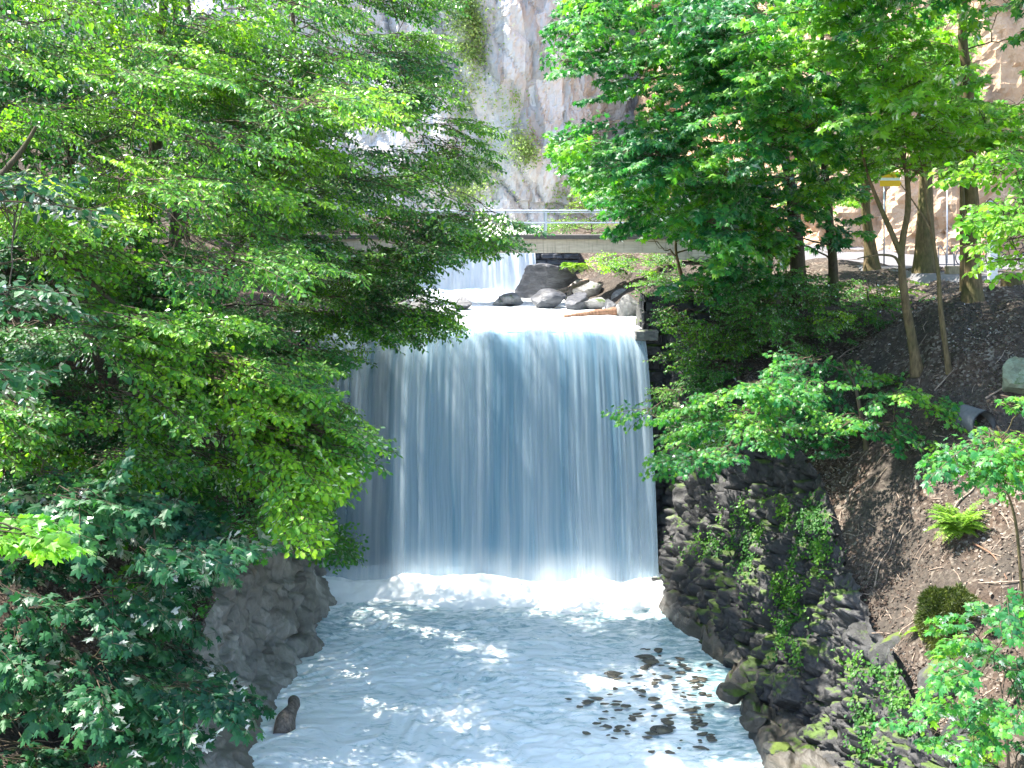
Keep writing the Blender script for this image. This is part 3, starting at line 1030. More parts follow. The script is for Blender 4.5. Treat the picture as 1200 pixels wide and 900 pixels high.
def fall(name, x0, x1, Ylip, zl_, z0, throw, mat, seed, nx, nv, rib, lift=0.0, run=.9, fan=.035):
    U, T = np.meshgrid(np.linspace(x0, x1, nx), np.linspace(0, 1, nv), indexing='ij')
    u, t = U.ravel(), T.ravel()
    H = zl_ - z0
    a = run / (run + H)
    s = np.clip((t - a) / (1 - a), 0, 1)              # drop parameter
    flat = np.clip(t / a, 0, 1)
    z = zl_ - H * s
    y = Ylip + run * (1 - flat) - throw * np.sqrt(s + .0004) + throw * .02
    xc = (x0 + x1) / 2
    x = u + (u - xc) * fan * np.sqrt(s)
    r = fbm(np.c_[u * 2.6, t * .6, 0 * u], 3, seed) * .6 + fbm(np.c_[u * 8, t * .8, 0 * u], 2, seed + 1) * .3
    y = y - rib * r * sstep(0, .15, s) - lift * sstep(0, .12, s)
    z = z + .06 * r * (1 - s) + lift * .6 * (1 - sstep(0, .2, s))
    rnd = 0.10 * (1 - sstep(0, .04, s)) * sstep(.3, 1, flat)
    z = z - rnd * 0.3
    uv = np.c_[u, t * (run + H)]
    mb = MB().add(np.c_[x, y, z], [grid_faces(nx, nv)])
    o = mb.build(name, mat, None, True, uv=uv)
    tag(o, kind='structure')
    return o


fall('waterfall', -6.6, 4.25, 38.75, 8.03, .15, 1.15, M['fall_back'], 81, 500, 120, .05, fan=.07)
fall('waterfall', -6.5, 4.22, 38.72, 8.05, .15, 1.15, M['fall_front'], 91, 400, 100, .06, .12, fan=.07)
fall('waterfall', -4.9, 1.05, 57.6, 10.36, 7.95, .5, M['fall_up'], 101, 200, 60, .10, 0, .5, .05)
# foot of the upper fall
X, T = np.meshgrid(np.linspace(-5, 1.5, 120), np.linspace(0, 1, 40), indexing='ij')
x, t = X.ravel(), T.ravel()
p = np.c_[x, 55 + 2.3 * t, 0 * x]
mb = MB().add(np.c_[x, p[:, 1], 7.95 + .28 * sstep(0, .8, t) * (1 + .4 * fbm(p, 4, 7))], [grid_faces(120, 40)])
tag(mb.build('foam', M['foam'], None, True), kind='structure')
# ledge under the upper fall
mb = MB()
v, f = masonry_face(-6.5, 3.2, 7.6, 10.25, 57.75, .3, 1.1, .12, 15, 160, 60)
mb.add(v, [f])
box(mb, (-6.5, 57.76, 7.6), (3.2, 59.5, 10.22))
tag(mb.build('rock_ledge', M['rock_dark']), 'dark rock ledge the small upper waterfall drops over', 'rock ledge')


# ------------------------------------------------------------------ cliffs
def cliff(name, base, height, mat, nu, nv, amp, lean, seed, z0=7.0, st=(1, 1, .35)):
    base = np.array(base, float)
    s = np.r_[0, np.cumsum(np.linalg.norm(np.diff(base, axis=0), axis=1))]
    q = np.linspace(0, s[-1], nu)
    bx, by = np.interp(q, s, base[:, 0]), np.interp(q, s, base[:, 1])
    tx, ty = np.gradient(bx), np.gradient(by)
    ln = np.hypot(tx, ty)
    nxn, nyn = ty / ln, -tx / ln
    for a in (nxn, nyn):
        a[:] = np.convolve(np.pad(a, 12, 'edge'), np.ones(25) / 25, 'valid')
    I, T = np.meshgrid(np.arange(nu), np.linspace(0, 1, nv), indexing='ij')
    i, t = I.ravel(), T.ravel()
    p = np.c_[bx[i], by[i], z0 + t * height]
    sh = p.copy()
    sh[:, 0] += p[:, 2] * .30                        # strata lean
    f1, f2, cid = cells(sh * np.array(st) * .16, seed)
    g1, g2, cid2 = cells(sh * np.array([1, 1, .5]) * .55, seed + 3)
    k1, k2, cid3 = cells(sh * np.array([1.3, 1, .4]) * 1.5, seed + 6)
    d = amp * ((.9 * cid + .5 * sstep(0, .3, f2 - f1)) * 1.4 + .35 * cid2 + .25 * sstep(0, .25, g2 - g1) + .16 * cid3 + .09 * sstep(0, .3, k2 - k1)) + amp * fbm(sh * .12, 5, seed) + .3 * amp * fbm(sh * np.array([1.2, 1.2, .35]), 4, seed + 2)
    d -= lean * t * height
    v = p + np.c_[nxn[i] * d, nyn[i] * d, 0 * d]
    mb = MB().add(v, [grid_faces(nu, nv)])
    o = mb.build(name, mat, None, False)
    tag(o, kind='structure')
    return v.reshape(nu, nv, 3)


CL = cliff('cliff', [(-70, 96), (-30, 92), (-8, 88), (6, 90), (11, 97), (20, 100)], 60, M['rock_cliff'], 520, 380, .95, .12, 5)
CL2 = cliff('cliff', [(9, 100), (12, 78), (17, 66), (24, 60), (34, 56), (60, 40)], 55, M['rock_cliff_sunlit'], 380, 260, 1.2, .16, 12, 8.5, (1, 1, .8))

# ------------------------------------------------------------------ road
mb = MB()
yy = np.linspace(36, 66, 60)
rows = []
for k, a in enumerate(yy):
    xl_ = np.interp(a, [36, 41, 50, 66], [16.5, 13.6, 11.6, 9.5])
    xr_ = np.interp(a, [36, 41, 50, 66], [40, 40, 30, 15])
    for b in np.linspace(0, 1, 40):
        x = xl_ + (xr_ - xl_) * b
        rows.append((x, a, max(gz(x, a), 9.55) + .05))
R = np.array(rows).reshape(60, 40, 3)
zz = R[..., 2]
for _ in range(25):
    zz[1:-1, 1:-1] = (zz[:-2, 1:-1] + zz[2:, 1:-1] + zz[1:-1, :-2] + zz[1:-1, 2:]) / 4
R[..., 2] = zz + .06
R[:2, :, 2] -= .5
R[:, :2, 2] -= .5
mb.add(R.reshape(-1, 3), [grid_faces(60, 40)])
tag(mb.build('road', M['asphalt'], None, True), kind='structure')


def rz(x, y):
    return max(gz(x, y), 9.6) + .1


# ------------------------------------------------------------------ boulders


def rock(name, c, size, mat, label, group=None, seed=0, sub=4, cuts=16, cat='rock', rough=.035, rot=None):
    r = np.random.default_rng(seed + 1000)
    v, f = ICO[sub]
    nrm = r.normal(0, 1, (cuts, 3))
    nrm /= np.linalg.norm(nrm, axis=1)[:, None]
    dist = r.uniform(.48, .82, cuts)
    dt = v @ nrm.T
    k = np.where(dt > .05, dist / np.maximum(dt, .05), 9).min(1)
    w = v * np.minimum(k, 1.0)[:, None]
    w = w * (1 + rough * 2 * fbm(w * 2 + seed, 4, seed))[:, None]
    a = r.uniform(0, 6.28) if rot is None else rot
    R = np.array([[math.cos(a), -math.sin(a), 0], [math.sin(a), math.cos(a), 0], [0, 0, 1]])
    w = (w * np.asarray(size)) @ R.T
    o = MB().add(w / np.abs(w).max(0) * np.asarray(size) if sub < 4 else w * 1.25, [f]).build(name, mat, None, sub > 3)
    if sub > 3:
        o.data.set_sharp_from_angle(angle=math.radians(32))
    o.location = [float(q) for q in c]
    return tag(o, label, cat, group)


def on_river(px, py):
    D = 3.86 * F / (py - CY)
    return P(px, py, D)


def rk(px0, py0, px1, py1, mat, label, seed, name='boulder', group=None, up=0.0, depth=1.0, sub=4, cat='boulder'):
    b = on_river((px0 + px1) / 2, py1)
    D = b[1]
    w = (px1 - px0) * D / F / 2
    h = (py1 - py0) * D / F / 2
    return rock(name, (b[0], b[1] + w * .7, b[2] + h * .8 + up), (w * 1.12, w * depth, h * 1.25), mat, label, group, seed, sub, cat=cat, rot=0.0)


rk(608, 303, 680, 350, M['rock_dark'], 'dark layered rock outcrop beside the small upper waterfall', 1, 'rock_outcrop', sub=5, cat='rock outcrop')
B = [(620, 343, 660, 361, 'rock_dark', 'slanted slate boulder at the waterline nearest the upper fall'),
     (672, 328, 706, 352, 'rock_grey', 'large rounded grey boulder in the middle of the rock pile'),
     (660, 345, 693, 363, 'rock_dark', 'low dark wedge boulder left in the rock pile at the waterline'),
     (684, 348, 712, 363, 'rock_grey', 'pale grey boulder at the waterline above the reddish log'),
     (700, 330, 724, 350, 'rock_grey', 'grey boulder high in the pile below the bridge'),
     (708, 352, 727, 368, 'rock_dark', 'small black boulder behind the right end of the log'),
     (716, 338, 738, 358, 'rock_grey', 'upright grey slab boulder leaning in the rock pile'),
     (726, 345, 752, 371, 'rock_grey', 'tall grey boulder at the right end of the rock pile'),
     (745, 352, 775, 384, 'rock_mossy', 'mossy boulder at the river edge above the lip slab'),
     (640, 325, 676, 346, 'rock_dark', 'dark boulder under the driftwood branch'),
     (735, 325, 765, 350, 'rock_mossy', 'mossy boulder half hidden under shrubs below the bridge end'),
     (690, 314, 724, 334, 'rock_mossy', 'mossy rock at the top of the pile under the bridge'),
     (760, 342, 795, 368, 'rock_mossy', 'mossy block beside the bent little tree'),
     (582, 345, 613, 358, 'rock_grey', 'pale rounded rock standing in the upper river'),
     (578, 350, 592, 358, 'rock_grey', 'small pale rock left beside the rounded river rock'),
     (531, 350, 552, 363, 'rock_dark', 'dark rock in the river under the left branches'),
     (452, 355, 486, 378, 'rock_grey', 'flat grey rock on the left river bank above the fall'),
     (478, 350, 508, 372, 'rock_grey', 'grey rock on the left bank nearer the upper fall'),
     (430, 362, 462, 386, 'rock_mossy', 'mossy rock at the left end of the waterfall lip')]
for i, b in enumerate(B):
    rk(*b[:4], M[b[4]], b[5], 20 + i)


def log(name, pts, r0, r1, mat, label, cat='log', seed=0, sides=10):
    mb = MB()
    pts = np.array(pts, float)
    t = np.linspace(0, len(pts) - 1, 4 * len(pts))
    p = np.stack([np.interp(t, np.arange(len(pts)), pts[:, k]) for k in range(3)], 1)
    for _ in range(2):
        p[1:-1] = (p[:-2] + 2 * p[1:-1] + p[2:]) / 4
    tube(mb, p, np.linspace(r0, r1, len(p)), sides, cap=True, rough=.25)
    return tag(mb.build(name, mat, None, True), label, cat)


a, b = on_river(661, 372), on_river(731, 370)
log('log', [a + [0, 0, .03], (a + b) / 2 + [0, 0, .14], b + [0, 0, .2]], .06, .17, M['redwood'], 'reddish bare log lying across the shallows above the fall')
log('driftwood', [P(644, 351, 52) + [0, -.3, .1], P(657, 342, 52), P(672, 334, 52.4)], .07, .04, M['deadwood'], 'thin bleached driftwood pole leaning over the dark boulders', 'driftwood')
log('driftwood', [P(648, 345, 51.6), P(668, 338, 51.8), P(690, 328, 52)], .13, .09, M['deadwood'], 'thick pale driftwood branch lying on the rock pile', 'driftwood')
log('driftwood', [P(664, 352, 51.2), P(668, 342, 51.4), P(672, 332, 51.8)], .10, .06, M['deadwood'], 'short upright stub of bleached driftwood in the rock pile', 'driftwood')
# stump standing in the pool, left
e = P(340, 850, 27.5)
c0 = np.array([e[0], e[1], -.15])
log('log', [c0 + [-.1, -.1, .05], c0 + [-.12, .1, .28], c0 + [-.02, .55, .42], c0 + [-.06, .8, .46]], .24, .15, M['bark_dead'], 'short thick weathered log standing in the pool by the left bank', 'log', sides=14)

# small stones breaking the shallow water
ST = [(503, 403)]
sp = []
r = np.random.default_rng(5)
for (cx, cy, sx, sy, n) in ((768, 772, 14, 6, 7), (760, 808, 30, 9, 16), (700, 822, 12, 3, 4), (810, 822, 14, 14, 13), (745, 840, 22, 6, 10), (722, 858, 18, 8, 8), (790, 858, 22, 12, 12), (668, 823, 6, 3, 2), (800, 790, 22, 8, 8)):
    for k in range(int(n * 1.7)):
        sp.append((r.normal(cx + 6, sx * 1.35), r.normal(cy, sy * 1.25), r.uniform(.03, .09) * (1.7 if r.random() < .15 else 1)))
words = ['dark', 'brown', 'black', 'grey', 'wet', 'flat']
for i, (px, py, s) in enumerate(sp):
    if px > 835 or px < 640:
        continue
    D = CZ * F / (py - CY)
    b = P(px, py, D)
    rock('river_stone', (b[0], b[1], .03), (s * r.uniform(1.2, 2.4), s * r.uniform(.7, 1.1), s * r.uniform(.35, .6)), M['stone_wet'], 'small dark wet stone breaking the shallow water of the pool',
         'small stones breaking the shallow water', 100 + i, 3, 9, 'stone', rot=r.uniform(-.4, .4))

# rocks on the shelf at the wall's foot
for i, (px, py, s, lb) in enumerate([(812, 722, .42, 'rounded brown rock on the shelf nearest the waterfall'), (838, 742, .38, 'wet brown rock at the foot of the wall below the fall'), (865, 772, .4, 'low dark rock where the shelf narrows'),
                                     (858, 812, .36, 'grey rock at the water edge halfway down the shelf'), (905, 800, .45, 'blocky dark rock leaning on the foot of the wall'), (885, 845, .34, 'flat grey rock at the water edge low on the shelf'),
                                     (930, 832, .5, 'big angular rock at the foot of the wall'), (960, 870, .42, 'mossy rock at the wall foot close to the lower edge'), (915, 880, .34, 'small grey rock on the lower shelf')]):
    D = (CZ - .35) * F / (py - CY)
    b = P(px, py, D)
    rock('boulder', (b[0], b[1], .38), (s * .95, s * .85, s * .6), M['rock_mossy'] if i > 6 else M['shelf'], lb, None, 300 + i, 4, 16, 'boulder')
for i, (px, py, D, s, m, lb) in enumerate([(1200, 442, 27.6, (.6, .5, .55), 'cutrock', 'pale tan boulder half buried at the right edge of the slope'),
                                           (1104, 800, 21.3, (.45, .45, .5), 'rock_mossy', 'mossy boulder jutting from the bank at lower right'),
                                           (1045, 765, 23.6, (.36, .36, .4), 'rock_mossy', 'grey rock at the corner of the wall top'),
                                           (1130, 862, 20.2, (.45, .45, .5), 'rock_mossy', 'yellow mossed boulder among the ferns at lower right'),
                                           (1060, 840, 21.6, (.42, .4, .5), 'rock_mossy', 'bluish grey boulder low at the right wall end'),
                                           (1180, 545, 25.4, (.18, .16, .12), 'rock_grey', 'small pale rock on the leaf litter above the bright fern')]):
    if m == 'cutrock':
        M['cutrock'] = rock_mat('tan_boulder_rock', (0.12, 0.11, 0.07), (0.26, 0.32, 0.22), None, .05, 1.5)
    b = hit(px, py + 6, .05)
    rock('boulder', b, s, M[m], lb, None, 400 + i, 4, 14, 'boulder')

# ------------------------------------------------------------------ footbridge
br = empty('footbridge', (0, 50, 10.2), 'concrete footbridge with grey tube railing crossing above the upper river', 'bridge')


def part(mb, name, mat, par, smooth=False):
    o = mb.build(name, mat, par, smooth)
    o.location = [-q for q in par.location]
    return o


mb = MB(); box(mb, (-11.5, 50, 10.20), (6.75, 50.35, 10.78), 0, .01); box(mb, (-11.5, 51.6, 10.20), (6.75, 51.9, 10.78), 0, .01)
part(mb, 'beam', M['concrete'], br)
mb = MB(); box(mb, (-11.6, 49.86, 10.784), (9.4, 52.04, 10.95), 0, .012)
part(mb, 'deck', M['deck'], br)
mb = MB(); box(mb, (6.754, 49.93, 9.9), (8.6, 51.97, 10.78), 0, .015)
part(mb, 'abutment', M['concrete'], br)
for yy_ in (49.96, 51.94):
    for z_, r_ in ((11.98, .028), (11.90, .022), (11.46, .024)):
        mb = MB(); tube(mb, [(-11.5, yy_, z_), (9.3, yy_, z_)], r_, 8)
        part(mb, 'rail', M['galv'], br, True)
    for x_ in (-11, -4.8, 1.42, 7.62):
        mb = MB(); box(mb, (x_ - .045, yy_ + .03 - .035, 10.952), (x_ + .045, yy_ + .03 + .035, 11.94), 0, .008)
        part(mb, 'post', M['galv'], br)

# ------------------------------------------------------------------ small things on the road side
def at_ground(px, D):
    x = (px - CX) / F * D
    return np.array([x, D, gz(x, D)])


def sign_post(name, label, cat, px, D, pyc, build):
    b = at_ground(px, D)
    z = CZ - (pyc - CY) / F * D
    e = empty(name, b, label, cat)
    mb = MB(); tube(mb, [b + [0, 0, -.2], (b[0], b[1], z + .35)], .03, 8, cap=True)
    part(mb, 'pole', M['galv'], e, True)
    build(e, b[0], b[1], z)
    return e


def arrows(e, x, y, z):
    for k, dz in enumerate((.14, -.20)):
        mb = MB()
        w, h = .43, .115
        o = np.array([(-w, -h), (w * .8, -h), (w, 0), (w * .8, h), (-w, h)])
        f = np.c_[o[:, 0] + x + .25, np.full(5, y - .06), o[:, 1] + z + dz]
        g = f + [0, .02, 0]
        mb.add(np.r_[f, g], [[[0, 1, 2, 3, 4], [9, 8, 7, 6, 5]], [[i, 5 + i, 5 + (i + 1) % 5, (i + 1) % 5] for i in range(5)]])
        part(mb, 'sign_panel', M['yellow'], e)
    mb = MB(); box(mb, (x - .18, y - .062, z - .085), (x + .62, y - .045, z + .02))
    part(mb, 'white_panel', M['white'], e)


sign_post('signpost', 'yellow direction boards on a thin pole beside the road', 'signpost', 1036, 47, 209, arrows)


def disc(e, x, y, z):
    for nm, r_, m, dy in (('red_ring', .21, 'red', 0), ('white_disc', .135, 'white', -.004)):
        a = np.arange(32) * 2 * math.pi / 32
        f = np.c_[x + r_ * np.cos(a), np.full(32, y - .05 + dy), z + r_ * np.sin(a)]
        g = f + [0, .012, 0]
        mb = MB().add(np.r_[f, g], [np.arange(32)[None], np.arange(63, 31, -1)[None], [[i, 32 + i, 32 + (i + 1) % 32, (i + 1) % 32] for i in range(32)]])
        part(mb, nm, M[m], e)


sign_post('road_sign', 'round red ringed traffic sign on a pole below the cliff', 'road sign', 1110, 52, 211, disc)
# white post
b = at_ground(1163, 38)
e = empty('marker_post', b, 'square white painted post standing in front of the bicycles', 'post')
mb = MB(); box(mb, (b[0] - .13, b[1] - .1, b[2] - .2), (b[0] + .13, b[1] + .1, 11.86 + .35), 0, .015)
part(mb, 'post', M['white'], e)
mb = MB(); box(mb, (b[0] - .16, b[1] - .13, 12.215), (b[0] + .16, b[1] + .13, 12.26), 0, .01)
part(mb, 'cap', M['galv'], e)
# stump
b = at_ground(1186, 33.5)
e = empty('tree_stump', b, 'low sawn tree stump at the right edge beside the white post', 'tree stump')
mb = MB(); lathe(mb, [(.36, -.2), (.33, 0), (.29, .15), (.28, .42)], b, 20)
mb.v[0] += (fbm(mb.v[0] * 4, 3, 3)[:, None] * .03)
part(mb, 'trunk', M['bark_warm'], e, True)
mb = MB(); lathe(mb, [(.285, .40), (.27, .43), (.001, .435)], b, 20)
part(mb, 'cut_face', M['cutwood'], e)
# timber block
b = at_ground(1119, 42)
mb = MB(); box(mb, b + [-.3, -.2, -.05], b + [.3, .2, .3], 0, .02)
tag(mb.build('timber_block', M['cutwood']), 'squared timber block on the verge between two tree trunks', 'timber block')
# bike rack
x0, x1, D = (1100 - CX) / F * 47, (1128 - CX) / F * 47, 47
b = np.array([(x0 + x1) / 2, D, rz(x0, D)])
e = empty('bicycle_rack', b, 'zigzag galvanised bicycle rack on the road beyond the tree trunks', 'bicycle rack')
for i in range(5):
    xx = x0 + (x1 - x0 + .3) * i / 4
    mb = MB()
    tube(mb, [(xx, D, b[2]), (xx, D, b[2] + .78), (xx + .06, D, b[2] + .80), (xx + .24, D - .1, b[2] + .45), (xx + .26, D - .1, b[2])], .02, 6)
    part(mb, 'hoop', M['steel_dark'], e, True)
mb = MB(); tube(mb, [(x0 - .1, D, b[2] + .05), (x1 + .5, D, b[2] + .05)], .02, 6); tube(mb, [(x0 - .1, D - .1, b[2] + .05), (x1 + .5, D - .1, b[2] + .05)], .02, 6)
part(mb, 'ground_bar', M['steel_dark'], e, True)


def torus(mb, c, R_, r_, n=28, m=6):
    a = np.arange(n + 1) * 2 * math.pi / n
    tube(mb, np.c_[c[0] + R_ * np.cos(a), np.full(n + 1, c[1]), c[2] + R_ * np.sin(a)], r_, m)


def bicycle(px, D, label, fm, heading):
    x = (px - CX) / F * D
    z = rz(x, D)
    e = empty('bicycle', (0, 0, 0), label, 'bicycle', 'bicycles parked by the road')
    ws = []
    for wx in (-.52, .52):
        mb = MB(); torus(mb, (wx, 0, .34), .325, .018)
        w = mb.build('wheel', M['rubber'], e, True)
        mb = MB(); torus(mb, (wx, 0, .34), .30, .009)
        mb.build('rim', M['galv'], w, True)
        mb = MB()
        for k in range(14):
            a = k * math.pi / 7
            tube(mb, [(wx, 0, .34), (wx + .3 * math.cos(a), 0, .34 + .3 * math.sin(a))], .003, 3)
        mb.build('spokes', M['galv'], w)
    mb = MB()
    bb, st, hd, rr_, fr_ = (-.05, 0, .30), (-.20, 0, .82), (.36, 0, .86), (-.52, 0, .34), (.52, 0, .34)
    for a, c in ((bb, st), (bb, hd), ((-.17, 0, .72), (.34, 0, .80)), (rr_, bb), (rr_, (-.18, 0, .74)), (hd, fr_), (hd, (.33, 0, .98))):
        tube(mb, [a, c], .018, 6)
    mb.build('frame', fm, e, True)
    mb = MB(); tube(mb, [(.25, -.26, 1.0), (.36, -.2, 1.0), (.34, 0, 1.0), (.36, .2, 1.0), (.25, .26, 1.0)], .013, 6)
    mb.build('handlebar', M['blackp'], e, True)
    v, f = ICO[3]
    MB().add(v * [.14, .07, .035] + [-.23, 0, .90], [f]).build('saddle', M['blackp'], e, True)
    mb = MB(); tube(mb, [(-.21, 0, .80), (-.23, 0, .88)], .014, 6)
    mb.build('seat_post', M['galv'], e, True)
    e.location = (x, D, z)
    e.rotation_euler = (0.05, 0, heading)
    return e


bicycle(1150, 49, 'bicycle with red frame parked between the large trunk and the white post', M['red'], .35)
bicycle(1187, 46, 'black bicycle parked right of the white post', M['blackp'], -.3)
bicycle(1136, 50, 'dark bicycle mostly hidden behind the large trunk', M['blackp'], .5)

# culvert pipe poking from the slope
b = hit(1146, 503, .16)
mb = MB()
d = np.array([.25, -.9, -.05]); d /= np.linalg.norm(d)
for ro, ri in ((.30, .27),):
    tube(mb, [b - d * .5, b, b + d * .22], ro, 24)
    tube(mb, [b + d * .22, b - d * .45], ri, 24)
    aa = np.arange(24)
    n0 = 48
    mb.add(np.zeros((0, 3)), [])
tag(mb.build('drain_pipe', M['pipe'], None, True), 'grey round drain pipe end sticking out of the leafy slope', 'pipe')

print('T setting', round(time.time() - T0, 1))
# ------------------------------------------------------------------ trees, left
r = np.random.default_rng(21)
gl = lambda x, y: (x, y, gzl(x, y) - .2)


def above(cx, cy, z0, z1, rad, n, r, spr=9, cr=(1.8, 1.8, .9)):
    out = []
    for k in range(n):
        a, q = r.uniform(0, 6.28), rad * math.sqrt(r.uniform(.02, 1))
        out.append((np.array([cx + q * math.cos(a), cy + q * math.sin(a), r.uniform(z0, z1)]), cr, spr))
    return out


C = clumps_in([(250, -20), (555, -20), (545, 60), (540, 120), (585, 170), (550, 230), (630, 265), (530, 310), (260, 320), (200, 150)], 64, 27, 36, (1.3, 1.3, .17), 11, r)
C += above(-7.5, 32, 18.5, 23, 5.0, 6, r) + above(-6.2, 37.5, 19.4, 22, 3.0, 8, r)  # above-frame clumps added to keep sun off the foam and fall
tree('beech_tree', 'tall beech reaching layered branches toward the bridge from the left', 'tree', 'trees on the left bank', [gl(-10.6, 34), (-10.4, 33.8, 12), (-9.8, 33.3, 17), (-9.3, 33, 24)], .30, C, 'beech', 'ovate', 'beech', seed=3, flow=(.65, -.15, 0), droop=-.26)
C = clumps_in([(-40, -20), (330, -20), (420, 120), (430, 260), (300, 330), (150, 300), (-40, 250)], 50, 21, 29, (1.2, 1.2, .16), 11, r)
C += above(-9, 25, 16.8, 21, 5.0, 5, r) + above(-7, 29.5, 17.8, 20, 3.0, 12, r) + above(-9, 31, 14.6, 17, 2.4, 9, r) + above(-7.6, 27.5, 16.9, 19, 2.5, 9, r)  # hidden clumps added to keep sun patches off the pool
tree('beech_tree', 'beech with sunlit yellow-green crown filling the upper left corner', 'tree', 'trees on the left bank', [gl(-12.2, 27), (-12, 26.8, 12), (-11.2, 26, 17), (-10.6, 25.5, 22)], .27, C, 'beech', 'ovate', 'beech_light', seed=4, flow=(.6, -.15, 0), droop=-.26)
C = clumps_in([(330, 240), (520, 250), (600, 275), (520, 300), (500, 330), (550, 355), (550, 380), (480, 395), (400, 425), (350, 420), (330, 380)], 44, 32.5, 37, (1.0, 1.0, .15), 10, r)
tree('beech_tree', 'leaning beech whose low sprays hang in front of the bridge and the fall lip', 'tree', 'trees on the left bank', [gl(-9.6, 37), (-9, 36.8, 9.5), (-8, 36, 11.3), (-6.5, 35, 12.6)], .18, C, 'beech', 'ovate', 'beech', seed=5, flow=(.6, -.2, 0), droop=-.26)
# the pale drooping branch
C = clumps_in([(40, 270), (150, 290), (300, 400), (470, 490), (495, 515), (430, 550), (390, 610), (320, 590), (240, 510), (120, 400)], 46, 21.5, 24, (.8, .8, .14), 9, r)
C += clumps_in([(0, 480), (140, 470), (220, 500), (180, 560), (0, 570)], 10, 21, 23, (.7, .7, .14), 7, r)
tree('hornbeam_tree', 'hornbeam with a bright drooping branch crossing in front of the waterfall', 'tree', 'trees on the left bank', [gl(-11.3, 22), (-11, 22, 9.5), (-9.8, 22.3, 12.2), (-9, 22.5, 13.5)], .17, C, 'beech', 'fat', 'beech_light', seed=6, flow=(.6, 0, 0), droop=-.25,
     forks=[(.05, [P(60, 290, 22.5), P(140, 360, 23), P(175, 400, 23.4), P(300, 470, 23.6), P(420, 520, 23.8)]), (.045, [P(-10, 530, 22.5), P(60, 515, 23), P(140, 490, 23.3), P(215, 478, 23.5)])])
C = clumps_in([(-40, 300), (110, 300), (110, 620), (-40, 620)], 16, 23, 26, (.8, .8, .2), 8, r)
C += clumps_in([(-30, 250), (280, 300), (330, 420), (280, 600), (200, 640), (-30, 600)], 52, 26, 31, (1.1, 1.1, .2), 9, r)
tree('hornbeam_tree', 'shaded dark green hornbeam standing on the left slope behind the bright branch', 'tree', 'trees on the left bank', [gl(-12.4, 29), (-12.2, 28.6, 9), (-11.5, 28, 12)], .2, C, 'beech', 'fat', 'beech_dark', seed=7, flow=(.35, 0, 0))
C = clumps_in([(260, 380), (390, 410), (390, 470), (390, 580), (450, 630), (400, 655), (330, 640), (280, 560)], 34, 30, 35, (.9, .9, .18), 9, r)
tree('hornbeam_tree', 'low hornbeam overhanging the pool just above the grey rock face', 'tree', 'trees on the left bank', [gl(-9.2, 33.5), (-8.8, 33.5, 6.8), (-8, 33.2, 8.2)], .12, C, 'beech', 'fat', 'shrub', seed=8, flow=(.5, 0, 0), droop=-.2)
C = clumps_in([(-20, 560), (220, 580), (270, 640), (240, 720), (290, 800), (285, 860), (230, 905), (-20, 905)], 46, 19, 24, (.8, .8, .18), 5, r)
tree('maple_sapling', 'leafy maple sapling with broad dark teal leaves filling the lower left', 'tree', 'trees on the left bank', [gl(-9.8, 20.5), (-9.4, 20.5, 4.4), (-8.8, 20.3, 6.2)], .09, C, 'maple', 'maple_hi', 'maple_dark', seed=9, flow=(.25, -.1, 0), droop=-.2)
C = clumps_in([(150, 600), (300, 600), (330, 650), (250, 700), (150, 700)], 12, 24, 28, (.8, .8, .3), 5, r)
tree('maple_sapling', 'small maple sapling leaning over the top of the grey rock face', 'tree', 'trees on the left bank', [gl(-8.8, 27), (-8.5, 27, 4.6), (-8, 26.8, 5.4)], .06, C, 'maple_small', 'maple_hi', 'maple', seed=10, flow=(.3, -.1, 0), droop=-.15)
# near twigs entering from the left edge
tree('maple_sapling', 'out of focus pale leafy branch poking in at the left edge', 'branch', None, [(-7.2, 8.6, 4.6), (-6.6, 8.9, 7.6), (-5.6, 9.2, 8.9)], .06,
     [(P(-10, 612, 10), (.45, .45, .12), 6), (P(30, 625, 10), (.2, .3, .08), 3)], 'maple_small', 'maple_hi', 'maple_light', seed=11, flow=(.9, 0, 0), droop=-.2, sscale=(.5, .7), check=False)
tree('lime_sapling', 'bluish broad leaved branch hanging near the left edge', 'branch', None, [(-8.6, 12.6, 5), (-8.4, 12.8, 10.5), (-7.6, 13, 12.2)], .07,
     [(P(10, 345, 14), (.6, .5, .25), 7), (P(20, 230, 14.5), (.7, .5, .25), 7), (P(-10, 430, 14), (.5, .5, .25), 5)], 'maple_small', 'fat', 'maple_dark', seed=12, flow=(.4, 0, 0), check=False)
# woods behind the left bank
k = 0
desc = ['deep green woodland tree behind the left bank nearest the bridge', 'woodland tree behind the left bank with a yellow-green crown', 'tall woodland tree high on the left hillside', 'woodland tree at the far left edge of the wood',
        'slim woodland tree beyond the left end of the bridge', 'bushy woodland tree on the left slope below the hillside', 'woodland tree farthest back on the left hillside', 'low woodland tree between the beeches and the hillside',
        'woodland tree standing above the bridge on the left']
for (x, y, h, rad, mt) in ((-12.5, 44, 13, 3.6, 'beech_dark'), (-16, 38, 14, 4.2, 'beech'), (-21, 45, 16, 4.6, 'beech'), (-21, 33, 13, 4.2, 'shrub'), (-10.5, 56, 15, 3.8, 'beech_light'), (-15, 31, 9, 3.2, 'beech_dark'), (-20, 58, 20, 5, 'beech'), (-13.5, 36, 8, 2.6, 'beech_dark'), (-13.8, 50, 15, 3.8, 'beech_light')):
    z = gzl(x, y)
    rr = np.random.default_rng(50 + k)
    C = above(x, y, z + h * .15, z + h, rad, 26, rr, 9, (1.7, 1.7, .7))
    tree('woodland_tree', desc[k], 'tree', 'woodland trees behind the left bank', [(x, y, z - .3), (x + .3, y, z + h * .5), (x + .1, y, z + h * .95)], .22, C, 'coarse', 'ovate', mt, seed=60 + k, sides=8)
    k += 1

print('T left', round(time.time() - T0, 1), NLEAF)
